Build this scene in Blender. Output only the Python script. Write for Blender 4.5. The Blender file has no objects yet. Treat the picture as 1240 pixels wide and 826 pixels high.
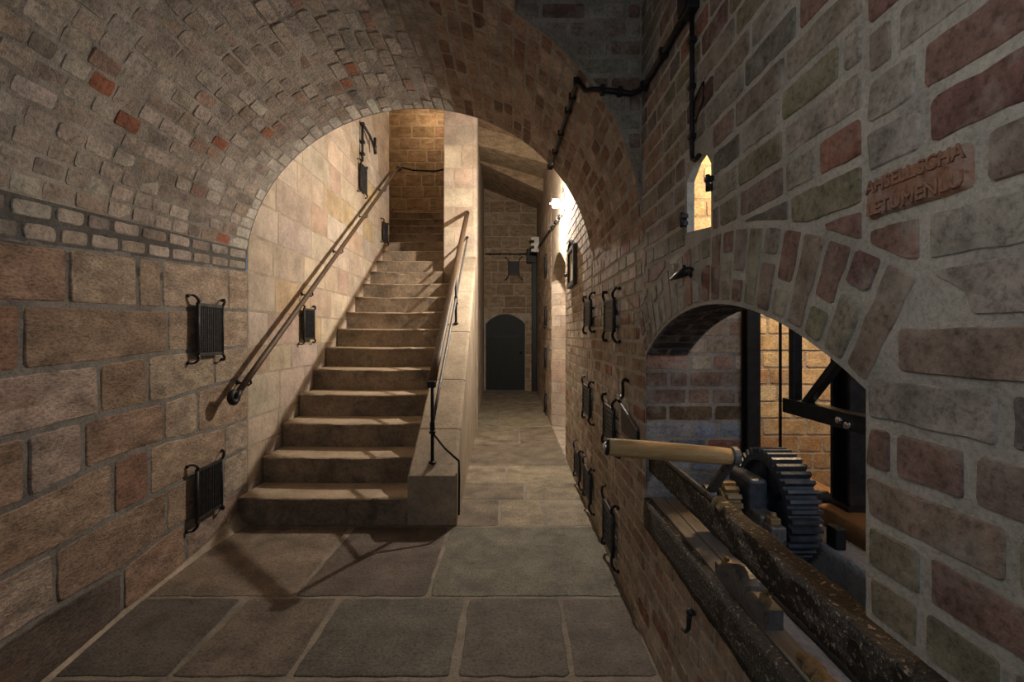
import bpy, bmesh, math, random
from mathutils import Vector, Matrix, noise
from mathutils.geometry import tessellate_polygon
random.seed(11)
PI = math.pi
scn = bpy.context.scene
COL = scn.collection
F, CX, HY, CZ = 560.0, 620.0, 405.0, 1.4        # focal length in pixels, principal column, horizon row, eye height
XR = 0.61                                        # plane of the right-hand wall

# ------------------------------------------------------------------ materials
def new_mat(name):
    m = bpy.data.materials.new(name); m.use_nodes = True
    nt = m.node_tree; nt.nodes.clear()
    out = nt.nodes.new('ShaderNodeOutputMaterial')
    b = nt.nodes.new('ShaderNodeBsdfPrincipled')
    nt.links.new(b.outputs[0], out.inputs[0])
    return m, nt, b

def noise_node(nt, vec, scale, detail=6, rough=.6):
    n = nt.nodes.new('ShaderNodeTexNoise'); n.inputs['Scale'].default_value = scale
    n.inputs['Detail'].default_value = detail; n.inputs['Roughness'].default_value = rough
    nt.links.new(vec, n.inputs['Vector']); return n

def ramp(nt, fac, stops):
    r = nt.nodes.new('ShaderNodeValToRGB')
    el = r.color_ramp.elements
    while len(el) < len(stops): el.new(.5)
    for e, (p, c) in zip(el, stops):
        e.position = p; e.color = (c, c, c, 1) if isinstance(c, (int, float)) else (*c, 1)
    nt.links.new(fac, r.inputs[0]); return r

def mul(nt, a, b, fac=1, mode='MULTIPLY'):
    m = nt.nodes.new('ShaderNodeMix'); m.data_type = 'RGBA'; m.blend_type = mode
    m.inputs[0].default_value = fac
    for s, v in ((6, a), (7, b)):
        if isinstance(v, tuple): m.inputs[s].default_value = (*v, 1)
        else: nt.links.new(v, m.inputs[s])
    return m.outputs[2]

def masonry_mat(name, color=None, s1=5, s2=45, lo=.62, hi=1.3, pits=.35, bump=.5, dist=.012, rough=.9, stain=None, stain_scale=2.2,
                stain_pos=(.52, .68), stretch=(1, 1, 1), spec=.25, fine=160):
    m, nt, b = new_mat(name)
    tc = nt.nodes.new('ShaderNodeTexCoord'); mp = nt.nodes.new('ShaderNodeMapping')
    nt.links.new(tc.outputs['Object'], mp.inputs[0]); mp.inputs['Scale'].default_value = stretch
    vec = mp.outputs[0]
    if color is None:
        a = nt.nodes.new('ShaderNodeAttribute'); a.attribute_name = 'Col'; base = a.outputs['Color']
    else:
        r = nt.nodes.new('ShaderNodeRGB'); r.outputs[0].default_value = (*color, 1); base = r.outputs[0]
    n1 = noise_node(nt, vec, s1, 8, .65); n2 = noise_node(nt, vec, s2, 5, .7); n3 = noise_node(nt, vec, fine, 3, .6)
    c = mul(nt, base, ramp(nt, n1.outputs['Fac'], [(.3, lo), (.7, hi)]).outputs[0])
    c = mul(nt, c, ramp(nt, n2.outputs['Fac'], [(.32, 1 - pits), (.5, 1.0), (.75, 1 + pits * .6)]).outputs[0])
    if stain:
        ns = noise_node(nt, vec, stain_scale, 7, .7)
        rs = ramp(nt, ns.outputs['Fac'], [(stain_pos[0], 0.0), (stain_pos[1], 1.0)])
        mx = nt.nodes.new('ShaderNodeMix'); mx.data_type = 'RGBA'; mx.blend_type = 'MIX'
        nt.links.new(rs.outputs[0], mx.inputs[0]); nt.links.new(c, mx.inputs[6]); mx.inputs[7].default_value = (*stain, 1)
        c = mx.outputs[2]
    nt.links.new(c, b.inputs['Base Color'])
    b.inputs['Roughness'].default_value = rough
    b.inputs['Specular IOR Level'].default_value = spec
    ad = nt.nodes.new('ShaderNodeMath'); ad.operation = 'MULTIPLY_ADD'
    nt.links.new(n3.outputs['Fac'], ad.inputs[0]); ad.inputs[1].default_value = .35; nt.links.new(n2.outputs['Fac'], ad.inputs[2])
    bp = nt.nodes.new('ShaderNodeBump'); bp.inputs['Strength'].default_value = bump; bp.inputs['Distance'].default_value = dist
    nt.links.new(ad.outputs[0], bp.inputs['Height']); nt.links.new(bp.outputs[0], b.inputs['Normal'])
    return m

def metal_mat(name, color, rough=.45, metallic=.6, rust=None, bump=.25, rpos=(.5, .65), scale=30):
    m, nt, b = new_mat(name)
    tc = nt.nodes.new('ShaderNodeTexCoord'); vec = tc.outputs['Object']
    n1 = noise_node(nt, vec, scale, 6, .65); n2 = noise_node(nt, vec, scale * 4, 4, .6)
    c = mul(nt, color, ramp(nt, n1.outputs['Fac'], [(.3, .6), (.7, 1.4)]).outputs[0])
    if rust:
        rs = ramp(nt, n1.outputs['Fac'], [(rpos[0], 0.0), (rpos[1], 1.0)])
        mx = nt.nodes.new('ShaderNodeMix'); mx.data_type = 'RGBA'
        nt.links.new(rs.outputs[0], mx.inputs[0]); nt.links.new(c, mx.inputs[6]); mx.inputs[7].default_value = (*rust, 1); c = mx.outputs[2]
    nt.links.new(c, b.inputs['Base Color']); b.inputs['Metallic'].default_value = metallic
    nt.links.new(ramp(nt, n2.outputs['Fac'], [(.3, max(.05, rough - .12)), (.7, min(1, rough + .2))]).outputs[0], b.inputs['Roughness'])
    bp = nt.nodes.new('ShaderNodeBump'); bp.inputs['Strength'].default_value = bump; bp.inputs['Distance'].default_value = .004
    nt.links.new(n2.outputs['Fac'], bp.inputs['Height']); nt.links.new(bp.outputs[0], b.inputs['Normal'])
    return m

def wood_mat(name, c1, c2, axis=1, rough=.7, scale=14, bump=.5, spots=None, sps=70):
    m, nt, b = new_mat(name)
    tc = nt.nodes.new('ShaderNodeTexCoord'); mp = nt.nodes.new('ShaderNodeMapping')
    nt.links.new(tc.outputs['Object'], mp.inputs[0]); s = [6, 6, 6]; s[axis] = .6; mp.inputs['Scale'].default_value = s
    n1 = noise_node(nt, mp.outputs[0], scale, 8, .7)
    r = ramp(nt, n1.outputs['Fac'], [(.3, c1), (.7, c2)]); c = r.outputs[0]
    n2 = noise_node(nt, tc.outputs['Object'], sps, 4, .7)
    if spots:
        rs = ramp(nt, n2.outputs['Fac'], [(spots[1], 0.0), (spots[2], 1.0)])
        mx = nt.nodes.new('ShaderNodeMix'); mx.data_type = 'RGBA'
        nt.links.new(rs.outputs[0], mx.inputs[0]); nt.links.new(c, mx.inputs[6]); mx.inputs[7].default_value = (*spots[0], 1); c = mx.outputs[2]
    nt.links.new(c, b.inputs['Base Color']); b.inputs['Roughness'].default_value = rough
    b.inputs['Specular IOR Level'].default_value = .3
    ad = nt.nodes.new('ShaderNodeMath'); ad.operation = 'ADD'
    nt.links.new(n1.outputs['Fac'], ad.inputs[0]); nt.links.new(n2.outputs['Fac'], ad.inputs[1])
    bp = nt.nodes.new('ShaderNodeBump'); bp.inputs['Strength'].default_value = bump; bp.inputs['Distance'].default_value = .01
    nt.links.new(ad.outputs[0], bp.inputs['Height']); nt.links.new(bp.outputs[0], b.inputs['Normal'])
    return m

def emit_mat(name, color, strength):
    m, nt, b = new_mat(name)
    b.inputs['Base Color'].default_value = (*color, 1)
    b.inputs['Emission Color'].default_value = (*color, 1); b.inputs['Emission Strength'].default_value = strength
    return m

M = {}
M['brick'] = masonry_mat('brick', s1=12, s2=75, lo=.55, hi=1.35, pits=.5, bump=.45, dist=.008, fine=220, stain=(.43, .41, .36), stain_scale=9, stain_pos=(.50, .80))
M['vault_brick'] = masonry_mat('vault_brick', s1=8, s2=50, lo=.55, hi=1.35, pits=.45, bump=.6, dist=.012, stain=(.52, .47, .42), stain_scale=1.6, stain_pos=(.58, .82))
M['stone'] = masonry_mat('sandstone', s1=6, s2=48, lo=.5, hi=1.35, pits=.5, bump=.7, dist=.012, stretch=(1, 1, 2.2), stain=(.24, .135, .08), stain_scale=2.2, stain_pos=(.56, .82))
M['stair_stone'] = masonry_mat('smooth_sandstone', s1=4, s2=34, lo=.68, hi=1.22, pits=.22, bump=.45, dist=.01)
M['flag'] = masonry_mat('flagstone', s1=5, s2=70, lo=.5, hi=1.4, pits=.6, bump=.6, dist=.008, rough=.7, spec=.4, stain=(.07, .065, .055), stain_scale=2.6, stain_pos=(.55, .75))
M['mortar_pale'] = masonry_mat('pale_mortar', (.47, .455, .405), s1=8, s2=120, lo=.7, hi=1.2, pits=.3, bump=.6, dist=.006)
M['mortar_mid'] = masonry_mat('mid_mortar', (.36, .32, .27), s1=6, s2=70, pits=.35, bump=.8, dist=.01)
M['mortar_grey'] = masonry_mat('grey_mortar', (.25, .235, .215), s1=6, s2=70, pits=.35, bump=.8, dist=.01)
M['mortar_dark'] = masonry_mat('dark_mortar', (.13, .125, .12), s1=6, s2=70, pits=.35, bump=.8, dist=.01)
M['mortar_vault'] = masonry_mat('vault_mortar', (.30, .27, .235), s1=4, s2=60, pits=.4, bump=.8, dist=.01, stain=(.46, .42, .37), stain_scale=1.8, stain_pos=(.48, .62))
M['mortar_sand'] = masonry_mat('sand_mortar', (.42, .35, .27), s1=6, s2=70, pits=.25, bump=.5, dist=.006)
M['mortar_floor'] = masonry_mat('floor_mortar', (.27, .235, .19), s1=6, s2=70, pits=.3, bump=.6, dist=.006)
M['tread_stone'] = masonry_mat('pale_tread_stone', (.47, .37, .265), s1=4, s2=60, lo=.7, hi=1.2, pits=.3, bump=.4, dist=.006, rough=.8)  # paler than the risers, assigned to upward faces
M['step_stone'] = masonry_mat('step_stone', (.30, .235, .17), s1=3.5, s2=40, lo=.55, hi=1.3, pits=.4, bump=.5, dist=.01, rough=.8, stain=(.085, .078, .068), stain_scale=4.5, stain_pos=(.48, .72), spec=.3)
M['parapet_stone'] = masonry_mat('parapet_stone', (.43, .355, .265), s1=3.5, s2=36, lo=.7, hi=1.2, pits=.22, bump=.4, dist=.01, stain=(.25, .22, .18), stain_scale=2.5, stain_pos=(.55, .75))
M['iron'] = metal_mat('black_iron', (.022, .022, .024), .5, .5)
M['iron_rust'] = metal_mat('rusty_iron', (.04, .042, .046), .55, .5, (.16, .10, .055), rpos=(.55, .72))
M['steel_blue'] = metal_mat('dark_blue_steel', (.03, .037, .048), .38, .7)
M['gear_iron'] = metal_mat('gear_iron', (.055, .068, .088), .45, .4, (.09, .065, .04), rpos=(.62, .8))
M['ochre_iron'] = metal_mat('ochre_iron', (.30, .22, .11), .6, .3, (.08, .06, .04), rpos=(.5, .66))
M['grey_iron'] = metal_mat('grey_iron', (.16, .165, .17), .5, .5, (.05, .045, .04), rpos=(.5, .66))
M['chrome'] = metal_mat('bright_steel', (.75, .76, .78), .2, 1.0)
M['rail_wood'] = wood_mat('rail_wood', (.06, .037, .022), (.13, .085, .05), 1, .5, 10, .25)
M['handle_wood'] = wood_mat('handle_wood', (.38, .24, .10), (.60, .43, .22), 0, .55, 12, .35, ((.07, .045, .025), .66, .74))
M['timber'] = wood_mat('black_timber', (.010, .009, .008), (.04, .034, .028), 1, .6, 16, 1.0, ((.42, .35, .27), .585, .64), 85)
M['shelf_wood'] = wood_mat('grey_timber', (.10, .093, .083), (.21, .19, .165), 1, .75, 10, .4)
M['brown_timber'] = wood_mat('brown_timber', (.12, .065, .03), (.24, .14, .07), 1, .7, 10, .4)
M['door_paint'] = wood_mat('dark_green_door', (.010, .012, .013), (.022, .026, .027), 2, .55, 10, .3)
M['lamp_glow'] = emit_mat('lamp_glow', (1.0, .93, .84), 60)
M['white_paint'] = masonry_mat('white_paint', (.7, .68, .62), pits=.1, bump=.1)
M['concrete'] = masonry_mat('grey_concrete', (.27, .29, .32), s1=5, s2=60, pits=.3, bump=.6)
M['dark_floor'] = masonry_mat('dark_pit', (.05, .05, .052), pits=.3, bump=.6)
M['inscription'] = masonry_mat('raised_letters', (.34, .19, .13), s2=70, pits=.3, bump=.5)
M['inscription_pale'] = masonry_mat('raised_pale_letters', (.38, .35, .30), s2=70, pits=.3, bump=.5)
M['rope'] = masonry_mat('rope_fibre', (.42, .30, .16), s2=120, pits=.4, bump=.8)
M['pale_panel'] = masonry_mat('pale_panel', (.45, .40, .30), pits=.2, bump=.2)

# ------------------------------------------------------------------ mesh helpers
class MB:
    """collects geometry for one mesh object"""
    def __init__(s): s.v, s.f, s.m, s.c, s.smooth = [], [], [], [], []
    def add(s, verts, faces, mat=0, col=(1, 1, 1), smooth=False):
        o = len(s.v); s.v += [tuple(p) for p in verts]; s.c += [col] * len(verts)
        for f in faces: s.f.append(tuple(o + i for i in f)); s.m.append(mat); s.smooth.append(smooth)
    def box(s, c, size, rot=None, mat=0, bev=0.0, smooth=False):
        hx, hy, hz = size[0] / 2, size[1] / 2, size[2] / 2
        bm = bmesh.new(); bmesh.ops.create_cube(bm, size=1)
        for v in bm.verts: v.co = Vector((v.co.x * size[0], v.co.y * size[1], v.co.z * size[2]))
        if bev: bmesh.ops.bevel(bm, geom=list(bm.edges), offset=bev, segments=2, affect='EDGES', profile=.5)
        s.bm(bm, Matrix.Translation(c) @ (rot.to_4x4() if rot else Matrix()), mat, smooth)
    def bm(s, bm, mx=None, mat=0, smooth=False):
        bm.verts.index_update()
        vs = [(mx @ v.co if mx else v.co.copy()) for v in bm.verts]
        s.add(vs, [[v.index for v in f.verts] for f in bm.faces], mat, (1, 1, 1), smooth); bm.free()
    def tube(s, pts, r, n=10, mat=0, cap=True, flat=None):
        """round (or flattened) bar swept along pts; r number or list"""
        pts = [Vector(p) for p in pts]; rs = r if isinstance(r, (list, tuple)) else [r] * len(pts)
        rings = []; up = None
        for i, p in enumerate(pts):
            t = (pts[min(i + 1, len(pts) - 1)] - pts[max(i - 1, 0)]).normalized()
            if up is None:
                up = Vector((0, 0, 1)) if abs(t.z) < .9 else Vector((1, 0, 0))
                if flat and len(flat) > 2: up = Vector(flat[2])
            a = t.cross(up).normalized(); up = a.cross(t).normalized()
            fx, fy = (flat[0], flat[1]) if flat else (1, 1)
            rings.append([p + a * math.cos(2 * PI * k / n) * rs[i] * fx + up * math.sin(2 * PI * k / n) * rs[i] * fy for k in range(n)])
        vs = [v for rg in rings for v in rg]; fs = []
        for i in range(len(pts) - 1):
            for k in range(n):
                fs.append((i * n + k, i * n + (k + 1) % n, (i + 1) * n + (k + 1) % n, (i + 1) * n + k))
        if cap: fs.append(tuple(range(n - 1, -1, -1))); fs.append(tuple((len(pts) - 1) * n + k for k in range(n)))
        s.add(vs, fs, mat, (1, 1, 1), True)
    def bar(s, p0, p1, w, h, up=(0, 0, 1), mat=0, bev=.003):
        p0, p1 = Vector(p0), Vector(p1); t = (p1 - p0); L = t.length; t.normalize()
        a = t.cross(Vector(up)).normalized(); u = a.cross(t).normalized()
        R = Matrix((a, t, u)).transposed()
        s.box((p0 + p1) / 2, (w, L, h), R, mat, bev)
    def strip(s, pts, w, th, nrm, mat=0):
        """flat strap of width w (across) and thickness th following pts; nrm = width direction"""
        pts = [Vector(p) for p in pts]; nrm = Vector(nrm).normalized(); vs, fs = [], []
        for i, p in enumerate(pts):
            t = (pts[min(i + 1, len(pts) - 1)] - pts[max(i - 1, 0)]).normalized(); b = t.cross(nrm).normalized()
            vs += [p + nrm * w / 2 + b * th / 2, p - nrm * w / 2 + b * th / 2, p - nrm * w / 2 - b * th / 2, p + nrm * w / 2 - b * th / 2]
        for i in range(len(pts) - 1):
            for k in range(4): fs.append((4 * i + k, 4 * i + (k + 1) % 4, 4 * i + 4 + (k + 1) % 4, 4 * i + 4 + k))
        fs.append((3, 2, 1, 0)); n = 4 * (len(pts) - 1); fs.append((n, n + 1, n + 2, n + 3))
        s.add(vs, fs, mat)
    def prism(s, poly, d, mx, mat=0, smooth=False):
        """poly in local xy extruded 0..d in local z, then mx"""
        n = len(poly); vs = [mx @ Vector((x, y, 0)) for x, y in poly] + [mx @ Vector((x, y, d)) for x, y in poly]
        fs = [tuple(range(n - 1, -1, -1)), tuple(range(n, 2 * n))] + [(i, (i + 1) % n, n + (i + 1) % n, n + i) for i in range(n)]
        s.add(vs, fs, mat)
    def lathe(s, prof, mx, n=24, mat=0):
        """prof: (radius, z) list about local z"""
        vs, fs = [], []
        for r, z in prof:
            for k in range(n): vs.append(mx @ Vector((r * math.cos(2 * PI * k / n), r * math.sin(2 * PI * k / n), z)))
        for i in range(len(prof) - 1):
            for k in range(n): fs.append((i * n + k, i * n + (k + 1) % n, (i + 1) * n + (k + 1) % n, (i + 1) * n + k))
        fs.append(tuple(range(n - 1, -1, -1))); fs.append(tuple((len(prof) - 1) * n + k for k in range(n)))
        s.add(vs, fs, mat, (1, 1, 1), False)
    def sphere(s, c, r, sc=(1, 1, 1), mat=0, seg=14):
        bm = bmesh.new(); bmesh.ops.create_uvsphere(bm, u_segments=seg, v_segments=seg // 2 + 1, radius=r)
        s.bm(bm, Matrix.Translation(c) @ Matrix.Diagonal((*sc, 1)), mat, True)
    def build(s, name, mats, parent=None, label=None, fixn=True):
        me = bpy.data.meshes.new(name); me.from_pydata(s.v, [], s.f)
        for m in (mats if isinstance(mats, (list, tuple)) else [mats]): me.materials.append(m if not isinstance(m, str) else M[m])
        me.polygons.foreach_set('material_index', s.m); me.polygons.foreach_set('use_smooth', s.smooth)
        a = me.color_attributes.new('Col', 'FLOAT_COLOR', 'POINT')
        a.data.foreach_set('color', [x for c in s.c for x in (*c, 1)])
        me.update()
        if fixn:
            bm = bmesh.new(); bm.from_mesh(me); bmesh.ops.recalc_face_normals(bm, faces=bm.faces); bm.to_mesh(me); bm.free()
        o = bpy.data.objects.new(name, me); COL.objects.link(o)
        if parent: o.parent = parent
        if label: o['label'] = label
        return o

def tag(o, label=None, cat=None, group=None, kind=None):
    if label: o['label'] = label
    if cat: o['category'] = cat
    if group: o['group'] = group
    if kind: o['kind'] = kind
    return o
def structure(o): o['kind'] = 'structure'; return o
def empty(name, loc, label, cat, group=None, rz=0):
    o = bpy.data.objects.new(name, None); COL.objects.link(o); o.location = loc; o.rotation_euler = (0, 0, rz)
    o.empty_display_size = .05
    return tag(o, label, cat, group)
def copy_tree(o, parent=None):
    c = o.copy(); COL.objects.link(c)
    if parent: c.parent = parent
    for ch in list(o.children): copy_tree(ch, c)
    return c
def jit(c, a=.12, h=.03):
    k = 1 + random.uniform(-a, a)
    return tuple(max(.01, x * k * (1 + random.uniform(-h, h))) for x in c)
def pick(pal):
    t = random.random() * sum(w for w, _ in pal)
    for w, c in pal:
        t -= w
        if t <= 0: return jit(c)
    return jit(pal[-1][1])

# ---- masonry: stones or bricks as separate raised blocks over a mortar sheet, in one wall mesh
def area2(p): return sum(p[i][0] * p[(i + 1) % len(p)][1] - p[(i + 1) % len(p)][0] * p[i][1] for i in range(len(p))) / 2
def clip(p, nx, ny, c):
    out = []
    for i in range(len(p)):
        a, b = p[i], p[(i + 1) % len(p)]; da = nx * a[0] + ny * a[1] - c; db = nx * b[0] + ny * b[1] - c
        if da >= 0: out.append(a)
        if (da >= 0) != (db >= 0):
            t = da / (da - db); out.append((a[0] + (b[0] - a[0]) * t, a[1] + (b[1] - a[1]) * t))
    return out
def inset(p, d):
    n = len(p); out = []
    for i in range(n):
        a, b, c = Vector(p[i - 1]), Vector(p[i]), Vector(p[(i + 1) % n])
        e1, e2 = b - a, c - b
        if e1.length < 1e-6 or e2.length < 1e-6: continue
        e1.normalize(); e2.normalize(); n1, n2 = Vector((-e1.y, e1.x)), Vector((-e2.y, e2.x))
        k = n1 + n2; q = 1 + n1.dot(n2)
        if q < .15: q = .15
        out.append(tuple(b + k * (d / q)))
    return out
def block(mb, poly, S, gap=.012, h=.006, bev=.006, r=.01, seg=.05, rough=.0025, color=(.4, .3, .2), mat=1, bulge=.002, base=-.006):
    if len(poly) < 3: return
    if area2(poly) < 0: poly = poly[::-1]
    p = inset(poly, gap / 2)
    if len(p) < 3 or area2(p) < 4e-4: return
    # rounded corners and uneven edges
    q = []
    n = len(p)
    for i in range(n):
        a, b, c = Vector(p[i - 1]), Vector(p[i]), Vector(p[(i + 1) % n])
        la, lc = (a - b).length, (c - b).length
        k = min(r * random.uniform(.5, 1.5), la * .35, lc * .35)
        q.append(b + (a - b).normalized() * k); q.append(b + ((a - b).normalized() + (c - b).normalized()) * k * .28); q.append(b + (c - b).normalized() * k)
    pts = []
    for i in range(len(q)):
        a, b = q[i], q[(i + 1) % len(q)]; L = (b - a).length; m = max(1, int(L / seg))
        for j in range(m): pts.append(a.lerp(b, j / m))
    cen = sum(pts, Vector((0, 0))) / len(pts)
    N = len(pts); jp = []
    for k in range(N):
        g = min((pts[k] - pts[k - 1]).length, (pts[(k + 1) % N] - pts[k]).length); a = min(rough, g * .22)
        jp.append(pts[k] + Vector((random.uniform(-a, a), random.uniform(-a, a))))
    pts = jp
    hw = max(abs(v.x - cen.x) for v in pts); hv = max(abs(v.y - cen.y) for v in pts)
    kx, ky = max(.4, 1 - bev / hw), max(.4, 1 - bev / hv)
    inner = [Vector((cen.x + (v.x - cen.x) * kx, cen.y + (v.y - cen.y) * ky)) for v in pts]
    tx, ty = random.uniform(-.5, .5) * bulge / hw, random.uniform(-.5, .5) * bulge / hv
    vs = [S(v.x, v.y, base) for v in pts] + [S(v.x, v.y, h + (v.x - cen.x) * tx + (v.y - cen.y) * ty) for v in inner]
    mb.add(vs, [(i, (i + 1) % N, N + (i + 1) % N, N + i) for i in range(N)], mat, color, True)
    o = len(mb.v) - N
    mb.f.append(tuple(range(o, o + N))); mb.m.append(mat); mb.smooth.append(False)
def sheet(mb, outer, holes, S, mat=0, h=0.0):
    loops = [[Vector((x, y, 0)) for x, y in outer]] + [[Vector((x, y, 0)) for x, y in hl] for hl in holes]
    flat = [v for l in loops for v in l]
    tr = tessellate_polygon(loops)
    mb.add([S(v.x, v.y, h) for v in flat], [tuple(t) for t in tr], mat)
def grid_sheet(mb, u0, u1, v0, v1, nu, nv, S, mat=0, h=0.0):
    vs = [S(u0 + (u1 - u0) * i / nu, v0 + (v1 - v0) * j / nv, h) for j in range(nv + 1) for i in range(nu + 1)]
    fs = [(j * (nu + 1) + i, j * (nu + 1) + i + 1, (j + 1) * (nu + 1) + i + 1, (j + 1) * (nu + 1) + i) for j in range(nv) for i in range(nu)]
    mb.add(vs, fs, mat, (1, 1, 1), True)
def rows(u0, u1, v0, v1, pv, pu, jv=.0, ju=.15, alt=None):
    """coursed cells; yields (poly, row)"""
    n = max(1, round((v1 - v0) / pv)); ph = (v1 - v0) / n
    for r in range(n):
        a, b = v0 + r * ph, v0 + (r + 1) * ph
        u = u0; first = True
        while u < u1 - 1e-4:
            L = pu * random.uniform(1 - ju, 1 + ju)
            if alt and random.random() < alt: L *= .52
            if first and r % 2: L *= .5
            first = False
            e = u + L
            if u1 - e < pu * .3: e = u1
            yield [(u, a), (e, a), (e, b), (u, b)], r
            u = e

def S_right(u, v, h): return (XR - h, u, v)              # faces the passage
def S_front(y0): return lambda u, v, h: (u, y0 - h, v)     # faces the camera side
def S_floor(z0): return lambda u, v, h: (u, v, z0 + h)

# ------------------------------------------------------------------ wall plan on the left
PLAN = [(-.8, -1.60), (1.0, -1.78), (1.86, -1.885), (2.33, -1.955), (3.03, -2.0), (3.6, -2.02), (7.75, -2.06)]
def XL(d):
    for (a, xa), (b, xb) in zip(PLAN, PLAN[1:]):
        if d <= b or b == PLAN[-1][0]: return xa + (xb - xa) * (d - a) / (b - a)
def S_left(u, v, h): return (XL(u) + h, u, v)
def left_at(px, py):
    lo, hi = .5, 12.0
    for _ in range(50):
        m = (lo + hi) / 2
        if XL(m) / m < (px - CX) / F: lo = m
        else: hi = m
    return lo, CZ + (HY - py) * lo / F
SEAM = 3.53
course_px = [[(0, 289), (169, 310), (298, 328)], [(0, 367), (81, 369), (166, 374), (298, 376)],
             [(0, 454), (117, 440), (203, 427), (298, 420)], [(0, 534), (121, 503), (200, 486), (258, 467), (298, 455)],
             [(0, 620), (36, 606), (100, 572), (199, 534), (268, 518), (298, 508)], [(0, 700), (136, 627), (228, 578), (298, 543)],
             [(0, 779), (67, 735), (147, 689), (201, 645), (251, 616), (298, 588)]]
COURSES = [[left_at(*p) for p in c] for c in course_px]
COURSES = [[(-.8, c[0][1] - .02 * (i > 2))] + c[:-1] + [(SEAM, c[-1][1])] for i, c in enumerate(COURSES)] + [[(-.8, 0), (SEAM, 0)]]
def at_course(k, d):
    c = COURSES[k]
    for (a, za), (b, zb) in zip(c, c[1:]):
        if d <= b + 1e-6: return za + (zb - za) * (d - a) / (b - a)
    return c[-1][1]
def spring(d): return at_course(0, min(d, SEAM))
vert_px = [[81, 166, 195, 276], [25, 202, 266], [119, 178, 259], [31, 100, 198, 239], [136, 180, 272], [65, 201, 270], [147, 225]]
STONE = [(4, (.37, .26, .19)), (3, (.42, .325, .255)), (2, (.33, .215, .15)), (.7, (.36, .265, .16)), (1, (.30, .18, .125)), (2, (.44, .355, .295))]
PALE = [(4, (.50, .405, .315)), (3, (.53, .445, .365)), (1, (.50, .38, .24)), (2, (.46, .35, .265)), (1, (.55, .46, .35))]

mb = MB()
grid_sheet(mb, -.8, SEAM, -.02, 1.75, 30, 6, S_left)
grid_sheet(mb, SEAM, 7.75, -.02, 6.0, 12, 10, S_left, 2)
for d0 in range(30):                                   # sheet between the last straight row and the springing line
    a, b = -.8 + (SEAM + .8) * d0 / 30, -.8 + (SEAM + .8) * (d0 + 1) / 30
    mb.add([S_left(a, 1.7, 0), S_left(b, 1.7, 0), S_left(b, spring(b) + .01, 0), S_left(a, spring(a) + .01, 0)], [(0, 1, 2, 3)], 0)
for k in range(7):
    ds = [-.8, .1, .75, 1.25] + [left_at(p, 400)[0] for p in vert_px[k]] + [SEAM]
    for a, b in zip(ds, ds[1:]):
        col = pick(STONE)
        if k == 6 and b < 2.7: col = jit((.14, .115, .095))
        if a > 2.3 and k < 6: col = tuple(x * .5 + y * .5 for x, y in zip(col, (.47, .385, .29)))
        n = max(1, int((b - a) / .12))
        poly = [(a + (b - a) * i / n, at_course(k + 1, a + (b - a) * i / n)) for i in range(n + 1)]
        poly += [(b - (b - a) * i / n, at_course(k, b - (b - a) * i / n)) for i in range(n + 1)]
        near = a < 2.6
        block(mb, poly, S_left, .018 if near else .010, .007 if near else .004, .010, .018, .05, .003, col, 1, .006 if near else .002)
zs = sorted([spring(SEAM)] + [at_course(k, SEAM) for k in range(1, 8)])
zs += [1.885 + .285 * i for i in range(1, 16)]
for i, (a, b) in enumerate(zip(zs, zs[1:])):
    u = SEAM; e = SEAM + random.uniform(.25, .5)
    while u < 7.75 - 1e-3:
        if 7.75 - e < .2: e = 7.75
        block(mb, [(u, a), (e, a), (e, b), (u, b)], S_left, .009, .003, .007, .008, .08, .0015, pick(PALE), 3, .001)
        u = e; e = u + random.uniform(.32, .72)
wl = structure(mb.build('wall_left', ['mortar_grey', 'stone', 'mortar_sand', 'stair_stone'], fixn=False))

# ------------------------------------------------------------------ brick vault (ceiling)
VC, VA, VZ, VH = -.7, 1.31, 1.87, 1.24
NT = 200
_tab = [0.0]
for i in range(NT):
    t0, t1 = PI - PI * i / NT, PI - PI * (i + 1) / NT
    _tab.append(_tab[-1] + math.hypot(VA * (math.cos(t1) - math.cos(t0)), VH * (math.sin(t1) - math.sin(t0))))
LEN = _tab[-1]
def theta(u):
    u = min(max(u, 0), LEN)
    lo, hi = 0, NT
    while hi - lo > 1:
        m = (lo + hi) // 2
        if _tab[m] <= u: lo = m
        else: hi = m
    f = (u - _tab[lo]) / (_tab[hi] - _tab[lo]); return PI - PI * (lo + f) / NT
def u_of_x(x):
    lo, hi = 0, LEN
    for _ in range(40):
        m = (lo + hi) / 2
        if VC + VA * math.cos(theta(m)) < x: lo = m
        else: hi = m
    return lo
def S_vault(u, d, h):
    t = theta(u); c, s = math.cos(t), math.sin(t)
    if c < 0: a = VC - XL(min(max(d, -.8), SEAM)); z0 = spring(max(-.8, d))
    else: a = VA; z0 = VZ
    hh = VZ + VH - z0
    nx, nz = -c / a, -s / hh; L = math.hypot(nx, nz)
    return (VC + a * c + h * nx / L, d, z0 + hh * s + h * nz / L)
ARCH0, ARCH1 = 2.17, 3.5
UG = u_of_x(-.43); UR = u_of_x(.015)
VB = [(5, (.42, .36, .31)), (4, (.38, .32, .27)), (2, (.35, .28, .225)), (2, (.46, .41, .36)), (.3, (.33, .135, .08)), (1, (.34, .23, .175)), (1, (.27, .23, .2))]
VR = [(5, (.32, .225, .17)), (3, (.38, .285, .22)), (2.5, (.25, .15, .11)), (1.5, (.42, .34, .27)), (1, (.19, .12, .09))]
mb = MB()
grid_sheet(mb, 0, .16, -.8, ARCH1, 4, 30, S_vault, 2)
grid_sheet(mb, .16, UG, -.8, ARCH1, 56, 30, S_vault, 0)
grid_sheet(mb, UG, UR, -.8, ARCH0, 16, 20, S_vault, 0)
grid_sheet(mb, UG, LEN, ARCH0, ARCH1, 60, 12, S_vault, 3)
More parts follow.
